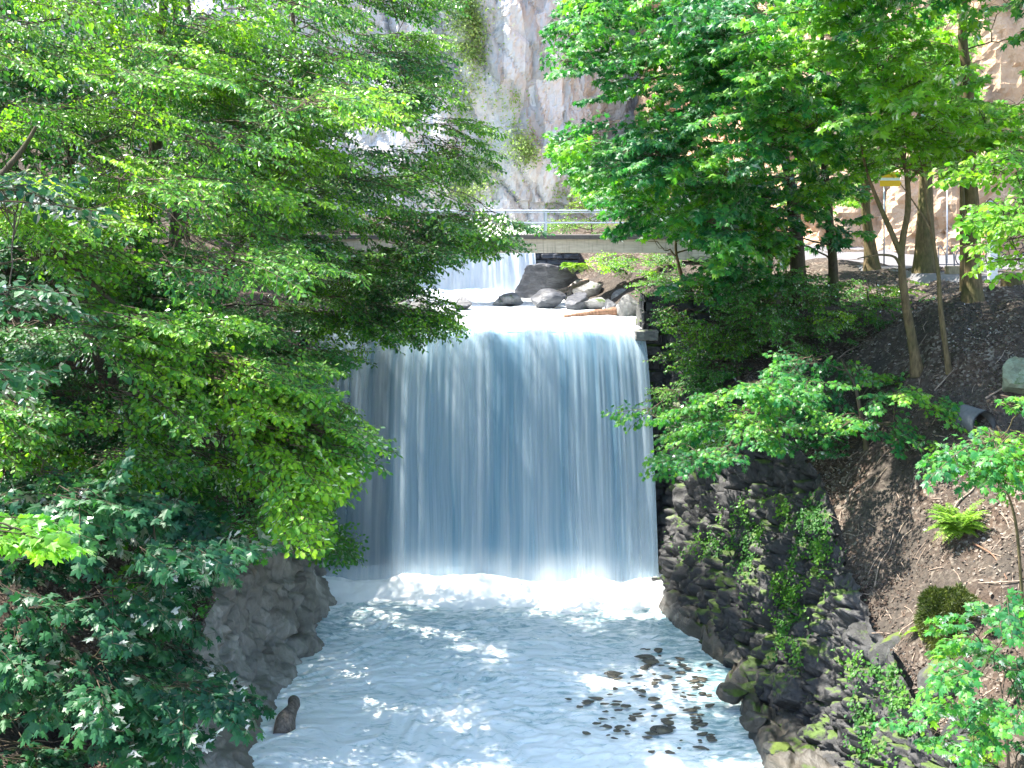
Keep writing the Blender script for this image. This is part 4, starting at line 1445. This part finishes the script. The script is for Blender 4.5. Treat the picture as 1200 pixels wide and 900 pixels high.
# ------------------------------------------------------------------ trees, right
r = np.random.default_rng(22)
g = lambda x, y: np.array([x, y, gz(x, y) - .15])
C = clumps_in([(860, -20), (1210, -20), (1210, 130), (1130, 190), (1000, 170), (980, 100)], 30, 26, 33, (1.2, 1.2, .8), 8, r)
C += above(11, 28, 17.5, 21, 5.5, 10, r, 9)  # out-of-frame crown clumps added to shade the right slope
b = P(1140, 352, 31.6)
tree('maple_tree', 'sturdy mossy trunked maple standing at the top of the right slope', 'tree', 'trees along the road on the right', [g(b[0], b[1]), P(1138, 250, 31.6), P(1134, 100, 31.4), P(1130, -20, 31), P(1128, -120, 31)], .24, C, 'maple', 'maple', 'maple_light', 'bark_warm', seed=31, flow=(-.3, -.1, 0))
C = clumps_in([(645, -20), (880, -20), (900, 120), (900, 280), (820, 300), (700, 270), (660, 160), (680, 110), (640, 60)], 74, 31, 39, (1.2, 1.2, .8), 8, r)
C += above(6, 33, 18.6, 23, 4.8, 7, r, 8)  # clumps above the view added as sun shading
tree('maple_tree', 'large spreading maple hanging its crown over the river right of the cliff view', 'tree', 'trees along the road on the right', [g(9.3, 38.5), (9.0, 38, 12), (7.8, 37, 16), (7, 36, 22)], .27, C, 'maple', 'maple', 'maple', seed=32, flow=(-.5, -.1, 0))
C = clumps_in([(930, -10), (1200, -10), (1200, 200), (1060, 230), (950, 180)], 22, 38, 46, (1.5, 1.5, .6), 7, r)
b = P(1085, 326, 43)
tree('maple_tree', 'thick straight trunked maple standing beside the road behind the forked tree', 'tree', 'trees along the road on the right', [g(b[0], b[1]), P(1086, 230, 43), P(1088, 100, 43), P(1090, -30, 43)], .37, C, 'maple', 'maple', 'maple_light', 'bark_warm', seed=33, flow=(-.2, -.1, 0))
C = clumps_in([(985, 60), (1120, 60), (1110, 190), (1040, 240), (985, 220)], 14, 28, 32, (.9, .9, .3), 5, r)
b = P(1076, 420, 30)
tree('forked_tree', 'slender forked tree with two crooked stems rising from the slope', 'tree', 'trees along the road on the right', [g(b[0], b[1]), P(1064, 370, 30), P(1058, 330, 30), P(1055, 290, 30), P(1064, 240, 30), P(1062, 190, 30), P(1052, 140, 30), P(1045, 60, 30)], .14, C, 'maple_small', 'maple', 'maple_light', 'bark_warm', seed=34,
     forks=[(.08, [P(1057, 300, 30), P(1040, 262, 30), P(1027, 232, 29.9), P(1014, 198, 29.8), P(1008, 160, 29.8)]), (.045, [P(1058, 318, 30), P(1050, 300, 29.8), P(1030, 298, 29.6), P(1005, 303, 29.4)]), (.04, [P(1063, 215, 30), P(1085, 190, 30), P(1130, 178, 30.1)])])
C = clumps_in([(1040, 100), (1150, 90), (1150, 200), (1050, 220)], 8, 27.5, 30, (.8, .8, .3), 5, r)
b = P(1113, 440, 29)
tree('sapling', 'thin bare stemmed sapling on the slope right of the forked tree', 'tree', 'trees along the road on the right', [g(b[0], b[1]), P(1103, 370, 29), P(1098, 310, 29), P(1092, 270, 29), P(1083, 215, 29), P(1074, 150, 29)], .075, C, 'maple_small', 'maple', 'maple_light', 'bark_warm', seed=35, forks=[(.03, [P(1093, 275, 29), P(1083, 255, 29), P(1066, 230, 29), P(1055, 215, 29)])])
C = clumps_in([(1100, 60), (1190, 60), (1190, 170), (1110, 190)], 8, 33, 36, (.9, .9, .3), 5, r)
b = P(1129, 342, 34.5)
tree('maple_tree', 'slim straight tree immediately left of the sturdy mossy trunk', 'tree', 'trees along the road on the right', [g(b[0], b[1]), P(1128, 250, 34.5), P(1127, 100, 34.5), P(1127, 0, 34.5)], .11, C, 'maple_small', 'maple', 'maple', 'bark_warm', seed=36)
C = clumps_in([(930, 100), (1040, 90), (1040, 220), (940, 240)], 14, 42, 47, (1.3, 1.3, .5), 6, r)
b = P(1022, 312, 45)
tree('maple_tree', 'leaning dark trunked maple near the road left of the forked tree', 'tree', 'trees along the road on the right', [g(b[0], b[1]), P(1016, 250, 45), P(1010, 150, 45), P(1005, 40, 45)], .24, C, 'maple', 'maple', 'maple_light', 'bark_warm', seed=37)
C = above(10.5, 22, 16.5, 19, 5.5, 38, r, 10)  # crown of an out-of-view maple added to shade slope and wall
tree('maple_tree', 'unseen broad maple added on the near right bank to shade the slope', 'tree', 'trees along the road on the right', [g(16.5, 19), (16.2, 19, 12.5), (14.5, 19.5, 17)], .25, C, 'maple', 'maple', 'maple', seed=44, check=False)
C = above(-8.0, 17, 14.8, 17.5, 4.0, 9, r, 10)  # crown of an out-of-view beech added to shade the pool
tree('beech_tree', 'unseen broad beech added on the near left bank to shade the pool', 'tree', 'trees on the left bank', [(-12.5, 15, gzl(-12.5, 15) - .2), (-12, 15.5, 11), (-10.5, 16.5, 15.5)], .22, C, 'beech', 'ovate', 'beech', seed=45, check=False)
# little bent tree beside the bridge
C = clumps_in([(690, 205), (860, 200), (900, 260), (840, 300), (760, 290), (700, 285)], 30, 38, 43, (.9, .9, .4), 7, r)
tree('maple_sapling', 'little maple with a bent stem growing beside the right bridge end', 'tree', 'trees along the road on the right', [g(6.3, 42), P(797, 318, 42), P(791, 292, 42), P(793, 265, 42), P(787, 240, 42)], .085, C, 'maple', 'maple', 'maple', 'bark_warm', seed=38, flow=(-.3, -.1, 0))
# mid-height green wall of leaves, right
C = clumps_in([(780, 180), (1000, 190), (1010, 290), (960, 320), (820, 330), (780, 290)], 26, 33, 40, (1.1, 1.1, .6), 8, r)
C += clumps_in([(850, -20), (1000, -20), (1000, 190), (850, 200)], 30, 28, 34, (1.2, 1.2, .8), 8, r)
tree('maple_tree', 'shaded maple filling the middle distance between bridge end and forked tree', 'tree', 'trees along the road on the right', [g(10.2, 38), (10, 37.2, 10.8), (9, 35, 15), (8.4, 33, 18.5)], .2, C, 'maple', 'maple', 'maple', seed=39, flow=(-.3, -.2, 0))
# hanging maple on the wall's top
C = clumps_in([(880, 430), (960, 415), (1060, 440), (1110, 475), (1105, 515), (1010, 500), (980, 545), (900, 520), (830, 545), (770, 560), (810, 500), (790, 470), (850, 450)], 36, 26.5, 31, (.7, .7, .25), 6, r)
C += [(P(750, 483, 31), (.5, .4, .1), 3), (P(790, 545, 31.5), (.5, .4, .1), 3)]
tree('maple_sapling', 'wide low maple sapling spreading teal leaves over the top of the stone wall', 'tree', 'saplings on the right slope', [g(8.8, 29.6), (8.5, 29.4, 7.6), (8.1, 29.2, 8.3)], .07, C, 'maple_small', 'maple_hi', 'maple', seed=40, flow=(-.2, -.2, 0), droop=-.15, check=False)
C = clumps_in([(1168, 452), (1205, 455), (1210, 545), (1160, 545), (1125, 528), (1165, 515)], 10, 19, 21, (.5, .5, .15), 4, r)
tree('maple_sapling', 'maple sapling with reddish stem at the right edge above the bright fern', 'tree', 'saplings on the right slope', [(P(1205, 690, 20.5)[0], 20.5, gz(P(1205, 690, 20.5)[0], 20.5) - .1), P(1192, 610, 20.3), P(1172, 555, 20.2), P(1165, 530, 20.2)], .035, C, 'maple_small', 'maple_hi', 'maple', 'bark_warm', seed=41, droop=-.15, check=False)
C = clumps_in([(1150, 170), (1210, 160), (1210, 320), (1170, 320), (1150, 260)], 10, 19, 22, (.5, .5, .3), 4, r)
tree('lime_sapling', 'sunlit lime green leafy branch hanging at the right edge', 'branch', None, [g(10.2, 19), (10.3, 20, 10), (9.9, 20.4, 13.2)], .09, C, 'maple_small', 'fat', 'maple_light', seed=42, flow=(-.3, 0, 0), check=False)
# shrubs over the slope crest and the masonry
for i, (poly, n, D0, D1, root, lb, mt, sp_) in enumerate([
    ([(775, 330), (860, 330), (880, 390), (850, 440), (790, 420)], 34, 33.5, 37.5, (6.6, 37), 'dense shrub overhanging the masonry at the right of the lip', 'beech', 'shrub'),
    ([(850, 320), (960, 320), (990, 380), (940, 420), (860, 410)], 40, 32, 37, (8.2, 35.5), 'dense shrub on the slope crest below the hanging maple', 'shrub', 'shrub'),
    ([(940, 325), (1080, 325), (1070, 360), (1000, 385), (950, 380)], 13, 33, 38, (10.5, 35), 'sparse shrub in front of the road behind the forked tree', 'beech_light', 'shrub'),
    ([(690, 300), (790, 300), (800, 350), (760, 350), (740, 330)], 14, 45, 50, (6.2, 47.5), 'pale ferny shrub above the rock pile under the bridge', 'beech_light', 'shrub'),
    ([(770, 420), (850, 430), (830, 480), (790, 520), (775, 470)], 14, 33, 36, (6.6, 34.6), 'dark shrub hanging down beside the waterfall edge', 'shrub', 'shrub'),
    ([(640, 225), (720, 215), (720, 285), (640, 285)], 10, 60, 66, (4.2, 62), 'bright green shrub behind the bridge railing', 'beech_light', 'shrub'),
    ([(560, 262), (640, 262), (640, 285), (560, 285)], 6, 62, 66, (-0.5, 65), 'low pale shrub behind the middle of the bridge railing', 'beech_light', 'shrub'),
]):
    C = clumps_in(poly, n, D0, D1, (.55, .55, .3), 7, r)
    x, y = root
    z = gz(x, y)
    tree('shrub', lb, 'shrub', 'shrubs on the right bank', [(x, y, z - .15), (x - .1, y - .1, z + .5), (x - .2, y - .2, z + .9)], .045, C, sp_, 'fat', mt, seed=80 + i, flow=(-.2, -.2, 0), check=False, sscale=(.7, 1.2) if y < 60 else (1.2, 1.8))
# lower right plants
C = clumps_in([(1080, 760), (1200, 690), (1210, 900), (1090, 900)], 24, 16.5, 19.5, (.45, .45, .15), 2, r)
tree('bramble', 'broad leaved green undergrowth plant filling the lower right corner', 'plant', None, [g(P(1190, 930, 17.6)[0], 17.6), P(1180, 860, 17.4), P(1170, 800, 17.2)], .03, C, 'maple_small', 'maple_hi', 'maple', seed=43, check=False, sscale=(.5, .8))
print('T right', round(time.time() - T0, 1), NLEAF)


# ------------------------------------------------------------------ ferns, moss, ivy, litter
def fern(c, n, L, mat, label, seed, spread=1.0, name='fern', rise=.5, wid=.16):
    r = np.random.default_rng(seed)
    e = empty(name, c, label, 'fern')
    lv, lf = LEAF['small']
    for _ in range(n):
        a = r.uniform(0, 6.28)
        l = L * r.uniform(.6, 1.15)
        s = np.linspace(0, 1, 22)
        dxy = np.array([math.cos(a), math.sin(a)]) * spread
        up = rise * r.uniform(.6, 1.4)
        pts = np.c_[np.outer(s * l, dxy), l * (up * s * 1.4 - .95 * s * s)]
        mb = MB()
        tube(mb, pts, np.linspace(.006, .002, 22), 3)
        t = np.gradient(pts, axis=0)
        t /= np.linalg.norm(t, axis=1)[:, None]
        sd = np.cross(t, [0, 0, 1.0]); sd /= np.linalg.norm(sd, axis=1)[:, None]
        for g_ in (1, -1):
            d = sd[2:] * g_ + t[2:] * .35 + r.normal(0, .08, (20, 3))
            R_ = rotm(d, np.tile([0, 0, 1.0], (20, 1)) + r.normal(0, .2, (20, 3)))
            sz = wid * L / .5 * np.sin(np.clip(s[2:], .08, .98) * math.pi) ** .6 * (1 - .4 * s[2:])
            V = np.einsum('nij,vj->nvi', R_, lv * [1, .7, 1]) * sz[:, None, None] + pts[2:, None, :]
            off = (np.arange(20) * len(lv))[:, None, None]
            mb.add(V.reshape(-1, 3), [(f[None] + off).reshape(-1, f.shape[1]) for f in lf])
        mb.build('frond', mat, e)
    return e


def cushion(c, size, mat, label, seed, blade=.10, n=5000, name='moss_cushion', cat='moss'):
    """rounded tuft of fine upright blades over a small mound"""
    r = np.random.default_rng(seed)
    e = empty(name, c, label, cat)
    v, f = ICO[4]
    w = v * (1 + .42 * fbm(v * 1.6 + seed, 4, seed))[:, None] * np.asarray(size)
    MB().add(w, [f]).build('mound', M['moss'], e, True)
    d = r.normal(0, 1, (n, 3)); d[:, 2] = np.abs(d[:, 2]) - .25; d /= np.linalg.norm(d, axis=1)[:, None]
    p = d * (1 + .42 * fbm(d * 1.6 + seed, 4, seed))[:, None] * np.asarray(size)
    dr = d + r.normal(0, .55, (n, 3)) + [-.2, -.3, -.1]
    R_ = rotm(dr, r.normal(0, 1, (n, 3)))
    lv, lf = LEAF['small']
    sz = blade * r.uniform(.5, 1.3, n)
    V = np.einsum('nij,vj->nvi', R_, lv * [1, .28, 1]) * sz[:, None, None] + p[:, None, :]
    off = (np.arange(n) * 4)[:, None, None]
    MB().add(V.reshape(-1, 3), [(q[None] + off).reshape(-1, 3) for q in lf]).build('tuft', mat, e)
    return e


b = hit(1122, 628)
e = fern(b + [0, 0, .02], 95, .62, M['fern'], 'vivid lime green feathery fern clump drooping on the right slope', 3, 1.0, 'fern', 1.0, .13)
cushion(hit(1110, 738, .12), (.42, .42, .62), M['moss'], 'tall olive moss covered hummock below the lime green clump', 4, .11, 11000)
for i, (px, py, D, n, L, lb) in enumerate([(1085, 735, 22.4, 9, .45, 'pale fern left of the olive moss hummock'), (1090, 810, 20.4, 10, .4, 'fern growing on the mossy boulder at lower right'), (1020, 815, 22.6, 8, .35, 'small fern rooted in the wall top near the lower edge'),
                                           (672, 314, 54, 14, 1.1, 'bright green fern on the dark rock outcrop below the bridge'), (1150, 878, 17.5, 10, .45, 'fern at the bottom edge right of the pale root'), (720, 318, 52, 12, .9, 'fern on top of the rock pile under the bridge'),
                                           (1050, 875, 20.6, 10, .38, 'low fern at the bottom edge on the end of the wall'), (1135, 770, 20.8, 12, .42, 'fern spreading right of the mossy boulder on the bank'), (1180, 735, 20.6, 10, .4, 'fern below the horizontal dead stick at the right edge'), (1020, 745, 24.2, 8, .32, 'small fern on the edge of the wall beside the bare soil')]):
    fern(P(px, py, D) if px < 900 else hit(px, py + 8), n, L, M['fern'] if i in (0, 3, 4) else M['shrub'], lb, 70 + i)

# small wall plants: uncountable leaflets hugging the stones
lv, lf = LEAF['fat']
vr = WALLR
px, py = proj(vr)
r = np.random.default_rng(77)
wt = np.zeros(len(vr))
for (cx, cy, sx, sy) in ((885, 640, 18, 30), (920, 690, 25, 30), (955, 640, 20, 25), (930, 745, 12, 30), (960, 610, 14, 16), (1000, 560, 16, 12), (1015, 840, 12, 40), (1040, 780, 30, 14), (900, 600, 40, 15), (840, 640, 30, 14), (1060, 850, 20, 40)):
    wt += np.exp(-((px - cx) / sx) ** 2 - ((py - cy) / sy) ** 2)
wt *= (fbm(vr * 1.5, 3, 66) > -.12)
n = 9000
idx = r.choice(len(vr), n, p=wt / wt.sum())
p = vr[idx] + r.normal(0, .05, (n, 3)) + [-.06, -.04, .02]
R_ = rotm(np.array([-.6, -.5, -.5]) + r.normal(0, .5, (n, 3)), np.array([-.6, -.5, .7]) + r.normal(0, .35, (n, 3)))
sz = r.uniform(.03, .11, n)
V = np.einsum('nij,vj->nvi', R_, lv) * sz[:, None, None] + p[:, None, :]
off = (np.arange(n) * len(lv))[:, None, None]
tag(MB().add(V.reshape(-1, 3), [(q[None] + off).reshape(-1, q.shape[1]) for q in lf if len(q)]).build('wall_plants', M['wall_leaf']), 'small bright green plants rooted between the stones of the wall', 'plants', kind='stuff')


def litter(Gd, n, seed, xmax, label, ymin, ymax, sizes=(.04, .10)):
    r = np.random.default_rng(seed)
    out = []
    flat = Gd.reshape(-1, 3)
    a, b_ = Gd.shape[:2]
    ii = r.integers(0, a - 1, n * 3)
    jj = (r.uniform(0, 1, n * 3) ** 1.0 * (b_ - 1)).astype(int)
    fu, fv = r.uniform(0, 1, n * 3)[:, None], r.uniform(0, 1, n * 3)[:, None]
    p = (Gd[ii, jj] * (1 - fu) + Gd[ii + 1, jj] * fu) * (1 - fv) + (Gd[ii, np.minimum(jj + 1, b_ - 1)] * (1 - fu) + Gd[ii + 1, np.minimum(jj + 1, b_ - 1)] * fu) * fv
    dens = fbm(p * np.array([.6, .6, 0]), 4, 88)
    k = (p[:, 1] > ymin) & (p[:, 1] < ymax) & (np.abs(p[:, 0]) < xmax) & (dens > r.uniform(-.7, .5, len(p)))
    p = p[k][:n]
    m = len(p)
    an = r.uniform(0, 6.28, m)
    R_ = rotm(np.c_[np.cos(an), np.sin(an), r.normal(0, .35, m)], np.tile([0, 0, 1.0], (m, 1)) + r.normal(0, .5, (m, 3)))
    lv, lf = LEAF['fat']
    lv = lv * [1, 1, 3]
    sz = r.uniform(*sizes, m)
    V = np.einsum('nij,vj->nvi', R_, lv) * sz[:, None, None] + p[:, None, :] + [0, 0, .015]
    off = (np.arange(m) * len(lv))[:, None, None]
    tag(MB().add(V.reshape(-1, 3), [(q[None] + off).reshape(-1, q.shape[1]) for q in lf if len(q)]).build('leaf_litter', M['litter']), label, 'leaf litter', kind='stuff')


litter(GR, 42000, 5, 17, 'dead brown and pale leaves strewn over the right slope', 15, 44)
litter(GL, 20000, 6, 14, 'dead leaves strewn over the shaded left slope', 15, 40)

def cover(Gd, boxes, n, seed, spec, leaf, mat, label, name='undergrowth', sc=(.4, .8)):
    r = np.random.default_rng(seed)
    flat = Gd.reshape(-1, 3)
    crown, tw = MB(), MB()
    P0 = []
    for (x0, x1, y0, y1, w_) in boxes:
        k = (flat[:, 0] > x0) & (flat[:, 0] < x1) & (flat[:, 1] > y0) & (flat[:, 1] < y1)
        q = flat[k]
        xs, ys = r.uniform(x0, x1, int(n * w_)), r.uniform(y0, y1, int(n * w_))
        for a_, b_ in zip(xs, ys):
            j = np.argmin((q[:, 0] - a_) ** 2 + (q[:, 1] - b_) ** 2)
            P0.append((a_, b_, q[j, 2]))
    P0 = np.array(P0)
    k = fbm(P0 * [.5, .5, 0], 3, seed) > -.25
    P0 = P0[k]
    m = len(P0)
    a_ = r.uniform(0, 6.28, m)
    d = np.c_[np.cos(a_), np.sin(a_), r.uniform(.1, .9, m)]
    add_sprays(crown, crown, spec, leaf, P0, d / np.linalg.norm(d, axis=1)[:, None], r.uniform(*sc, m), r, .4)
    crown.f = [(f_, 1 if mi else 0) for f_, mi in crown.f]
    tag(crown.build(name, [M[mat], M['twig']]), label, 'undergrowth', kind='stuff')


cover(GL, [(-16, -7.3, 19, 40, .8), (-14, -4.8, 39, 60, .5), (-22, -4.8, 60, 85, .5)], 900, 31, 'shrub', 'ovate', 'shrub', 'low leafy undergrowth covering the shaded left slope', sc=(.5, 1.1))
cover(GR, [(1.6, 9, 59, 86, .5), (5, 9, 41, 58, .3)], 700, 32, 'shrub', 'ovate', 'beech_light', 'bright undergrowth between the bridge and the cliff', sc=(.6, 1.3))
cover(GR, [(6.5, 12, 33, 44, .5)], 600, 33, 'shrub', 'ovate', 'shrub', 'low undergrowth along the crest of the right slope', sc=(.4, .9))

for Gd, sgn, x1, n, sd, lb in ((GR, 1, 9.5, 900, 41, 'small dead twigs scattered over the right slope'), (GL, -1, 6, 400, 42, 'small dead twigs scattered over the left slope')):
    r = np.random.default_rng(sd)
    mb = MB()
    for _ in range(n):
        i_ = r.integers(np.searchsorted(Gd[:, 0, 1], 16), np.searchsorted(Gd[:, 0, 1], 40))
        j_ = r.integers(3, 90)
        c_ = Gd[i_, j_]
        a_ = r.uniform(0, 3.14)
        l_ = r.uniform(.08, .45)
        d_ = np.array([math.cos(a_), math.sin(a_), 0]) * l_
        bz = (gz if sgn > 0 else gzl)(c_[0] + d_[0], c_[1] + d_[1])
        m_ = (c_ + np.array([c_[0] + d_[0], c_[1] + d_[1], bz])) / 2 + [r.normal(0, .03), r.normal(0, .03), .03]
        tube(mb, [c_ + [0, 0, .01], m_, (c_[0] + d_[0], c_[1] + d_[1], bz + .03)], r.uniform(.004, .012), 4)
    tag(mb.build('twig_litter', M['deadwood']), lb, 'twigs', kind='stuff')

# fallen branches and roots
for i, (pts, r0, m, lb) in enumerate([
    ([P(1135, 895, 17.6), P(1150, 875, 17.6), P(1165, 862, 17.7), P(1182, 840, 17.8), P(1200, 815, 17.9)], .055, 'deadwood', 'thick pale crooked branch lying in the lower right corner'),
    ([P(975, 430, 31.6), P(990, 418, 31.8), P(1010, 405, 32)], .02, 'deadwood', 'thin dead stick on the slope left of the forked tree'),
    ([P(1108, 632, 24.2), P(1120, 596, 24.3), P(1140, 578, 24.5), P(1152, 560, 24.8)], .025, 'deadwood', 'bent pale stick crossing the lime green clump'),
    ([P(1130, 688, 22.6), P(1165, 690, 22.6), P(1200, 692, 22.7)], .02, 'deadwood', 'straight horizontal dead stick right of the olive hummock'),
    ([P(990, 592, 28), P(1000, 578, 28.2), P(1018, 566, 28.5)], .022, 'deadwood', 'pale root at the wall edge below the low maple'),
    ([P(1025, 690, 25.2), P(1030, 665, 25.5), P(1042, 650, 25.7), P(1048, 628, 26)], .018, 'deadwood', 'looping thin root on the bare soil beside the wall'),
    ([P(1095, 462, 28.3), P(1108, 448, 28.6), P(1120, 432, 28.9)], .02, 'deadwood', 'short stick leaning at the sapling foot'),
    ([P(1155, 470, 27.3), P(1172, 462, 27.4), P(1196, 448, 27.6)], .03, 'deadwood', 'brown root running below the tan boulder'),
    ([P(1140, 640, 23.6), P(1165, 655, 23.4), P(1180, 680, 23)], .02, 'redwood', 'reddish twig tangle right of the lime green clump'),
]):
    pts = [q if k_ not in (1,) or i not in (3,) else q for k_, q in enumerate(pts)]
    pts = [np.array([q[0], q[1], gz(q[0], q[1]) + r0 + (.05 if k_ % 2 else 0)]) for k_, q in enumerate(hit(*[float(u) for u in proj(q)]) for q in pts)]
    log('fallen_branch', pts, r0, r0 * .5, M[m], lb, 'branch', sides=7)

# green ledges of grass on the distant cliff
r = np.random.default_rng(9)
lst = []
fl = CL.reshape(-1, 3)
px, py = proj(fl)
wt = 0
for (cx, cy, sx, sy, a) in ((548, 25, 16, 45, 1), (612, 180, 14, 30, .8), (584, 100, 8, 20, .35), (566, 190, 12, 25, .5), (600, 110, 8, 12, .5), (632, 205, 8, 8, .6), (540, 220, 25, 12, .6), (660, 235, 20, 14, .8), (560, 60, 30, 20, .2), (606, 208, 5, 8, .6), (545, 120, 14, 40, .25)):
    wt = wt + a * np.exp(-((px - cx) / sx) ** 2 - ((py - cy) / sy) ** 2)
wt = wt * (fbm(fl * np.array([1, 1, .6]) * .8, 3, 3) > .05)
n = 9000
idx = r.choice(len(fl), n, p=wt / wt.sum())
p = fl[idx] + r.normal(0, .4, (n, 3)) + [0, -.15, 0]
R_ = rotm(np.array([0, -.4, -.2]) + r.normal(0, .6, (n, 3)), np.array([0, -.4, .8]) + r.normal(0, .4, (n, 3)))
sz = r.uniform(.12, .34, n)
lv, lf = LEAF['small']
V = np.einsum('nij,vj->nvi', R_, lv) * sz[:, None, None] + p[:, None, :]
off = (np.arange(n) * len(lv))[:, None, None]
tag(MB().add(V.reshape(-1, 3), [(q[None] + off).reshape(-1, q.shape[1]) for q in lf]).build('cliff_grass', M['cliff_grass']), 'yellow green grass tufts clinging to the pale cliff ledges', 'grass', kind='stuff')

if HAZE:
    mb = MB()
    box(mb, (-300, -55, -2.6), (300, 230, 90))
    t = NT('thin_air_haze')
    t.t.nodes.remove(t.out)
    t.out = t.t.nodes.new('ShaderNodeOutputMaterial')
    t.t.links.new(t.n('VolumePrincipled', None, Color=(.9, .95, 1, 1), Density=HAZE, Anisotropy=.3).outputs[0], t.out.inputs['Volume'])
    tag(mb.build('haze', t.m), 'thin pale summer haze filling the gorge', 'haze', kind='stuff')

# ------------------------------------------------------------------ light, air, camera
SUN_EL, SUN_AZ = math.radians(62), math.radians(-82)     # azimuth measured from +Y towards +X
w = bpy.data.worlds.new('World')
scene.world = w
w.use_nodes = True
nt = w.node_tree
bg = nt.nodes['Background']
sky = nt.nodes.new('ShaderNodeTexSky')
sky.sky_type = 'NISHITA'
sky.sun_disc = False
sky.sun_elevation = SUN_EL
sky.sun_rotation = SUN_AZ
sky.air_density = 1.0
sky.dust_density = 1.0
nt.links.new(sky.outputs[0], bg.inputs['Color'])
bg.inputs['Strength'].default_value = 0.15
L = bpy.data.lights.new('sun', 'SUN')
L.energy = 4.5
L.angle = math.radians(0.53)
L.color = (1, .94, .84)
so = bpy.data.objects.new('sun', L)
COL.objects.link(so)
from mathutils import Vector
dv = Vector((math.sin(SUN_AZ) * math.cos(SUN_EL), math.cos(SUN_AZ) * math.cos(SUN_EL), math.sin(SUN_EL)))
so.rotation_euler = dv.to_track_quat('Z', 'Y').to_euler()
so.location = dv * 60

cam = bpy.data.cameras.new('camera')
co = bpy.data.objects.new('camera', cam)
COL.objects.link(co)
co.location = (0, 0, CZ)
co.rotation_euler = (math.pi / 2, 0, 0)
cam.sensor_width = 36
cam.lens = F / 1200 * 36
cam.shift_y = -(450 - CY) / 1200
cam.clip_end = 2000
scene.camera = co

scene.view_settings.view_transform = 'Standard'
scene.view_settings.look = 'None'
scene.view_settings.gamma = 1
scene.view_settings.exposure = 2.35
cy = scene.cycles
cy.use_denoising = True
cy.max_bounces = 7
cy.diffuse_bounces = 4
cy.glossy_bounces = 2
cy.transmission_bounces = 3
cy.transparent_max_bounces = 10
cy.volume_bounces = 4
cy.sample_clamp_indirect = 6
print('T total', round(time.time() - T0, 1), 'leaf faces', NLEAF)
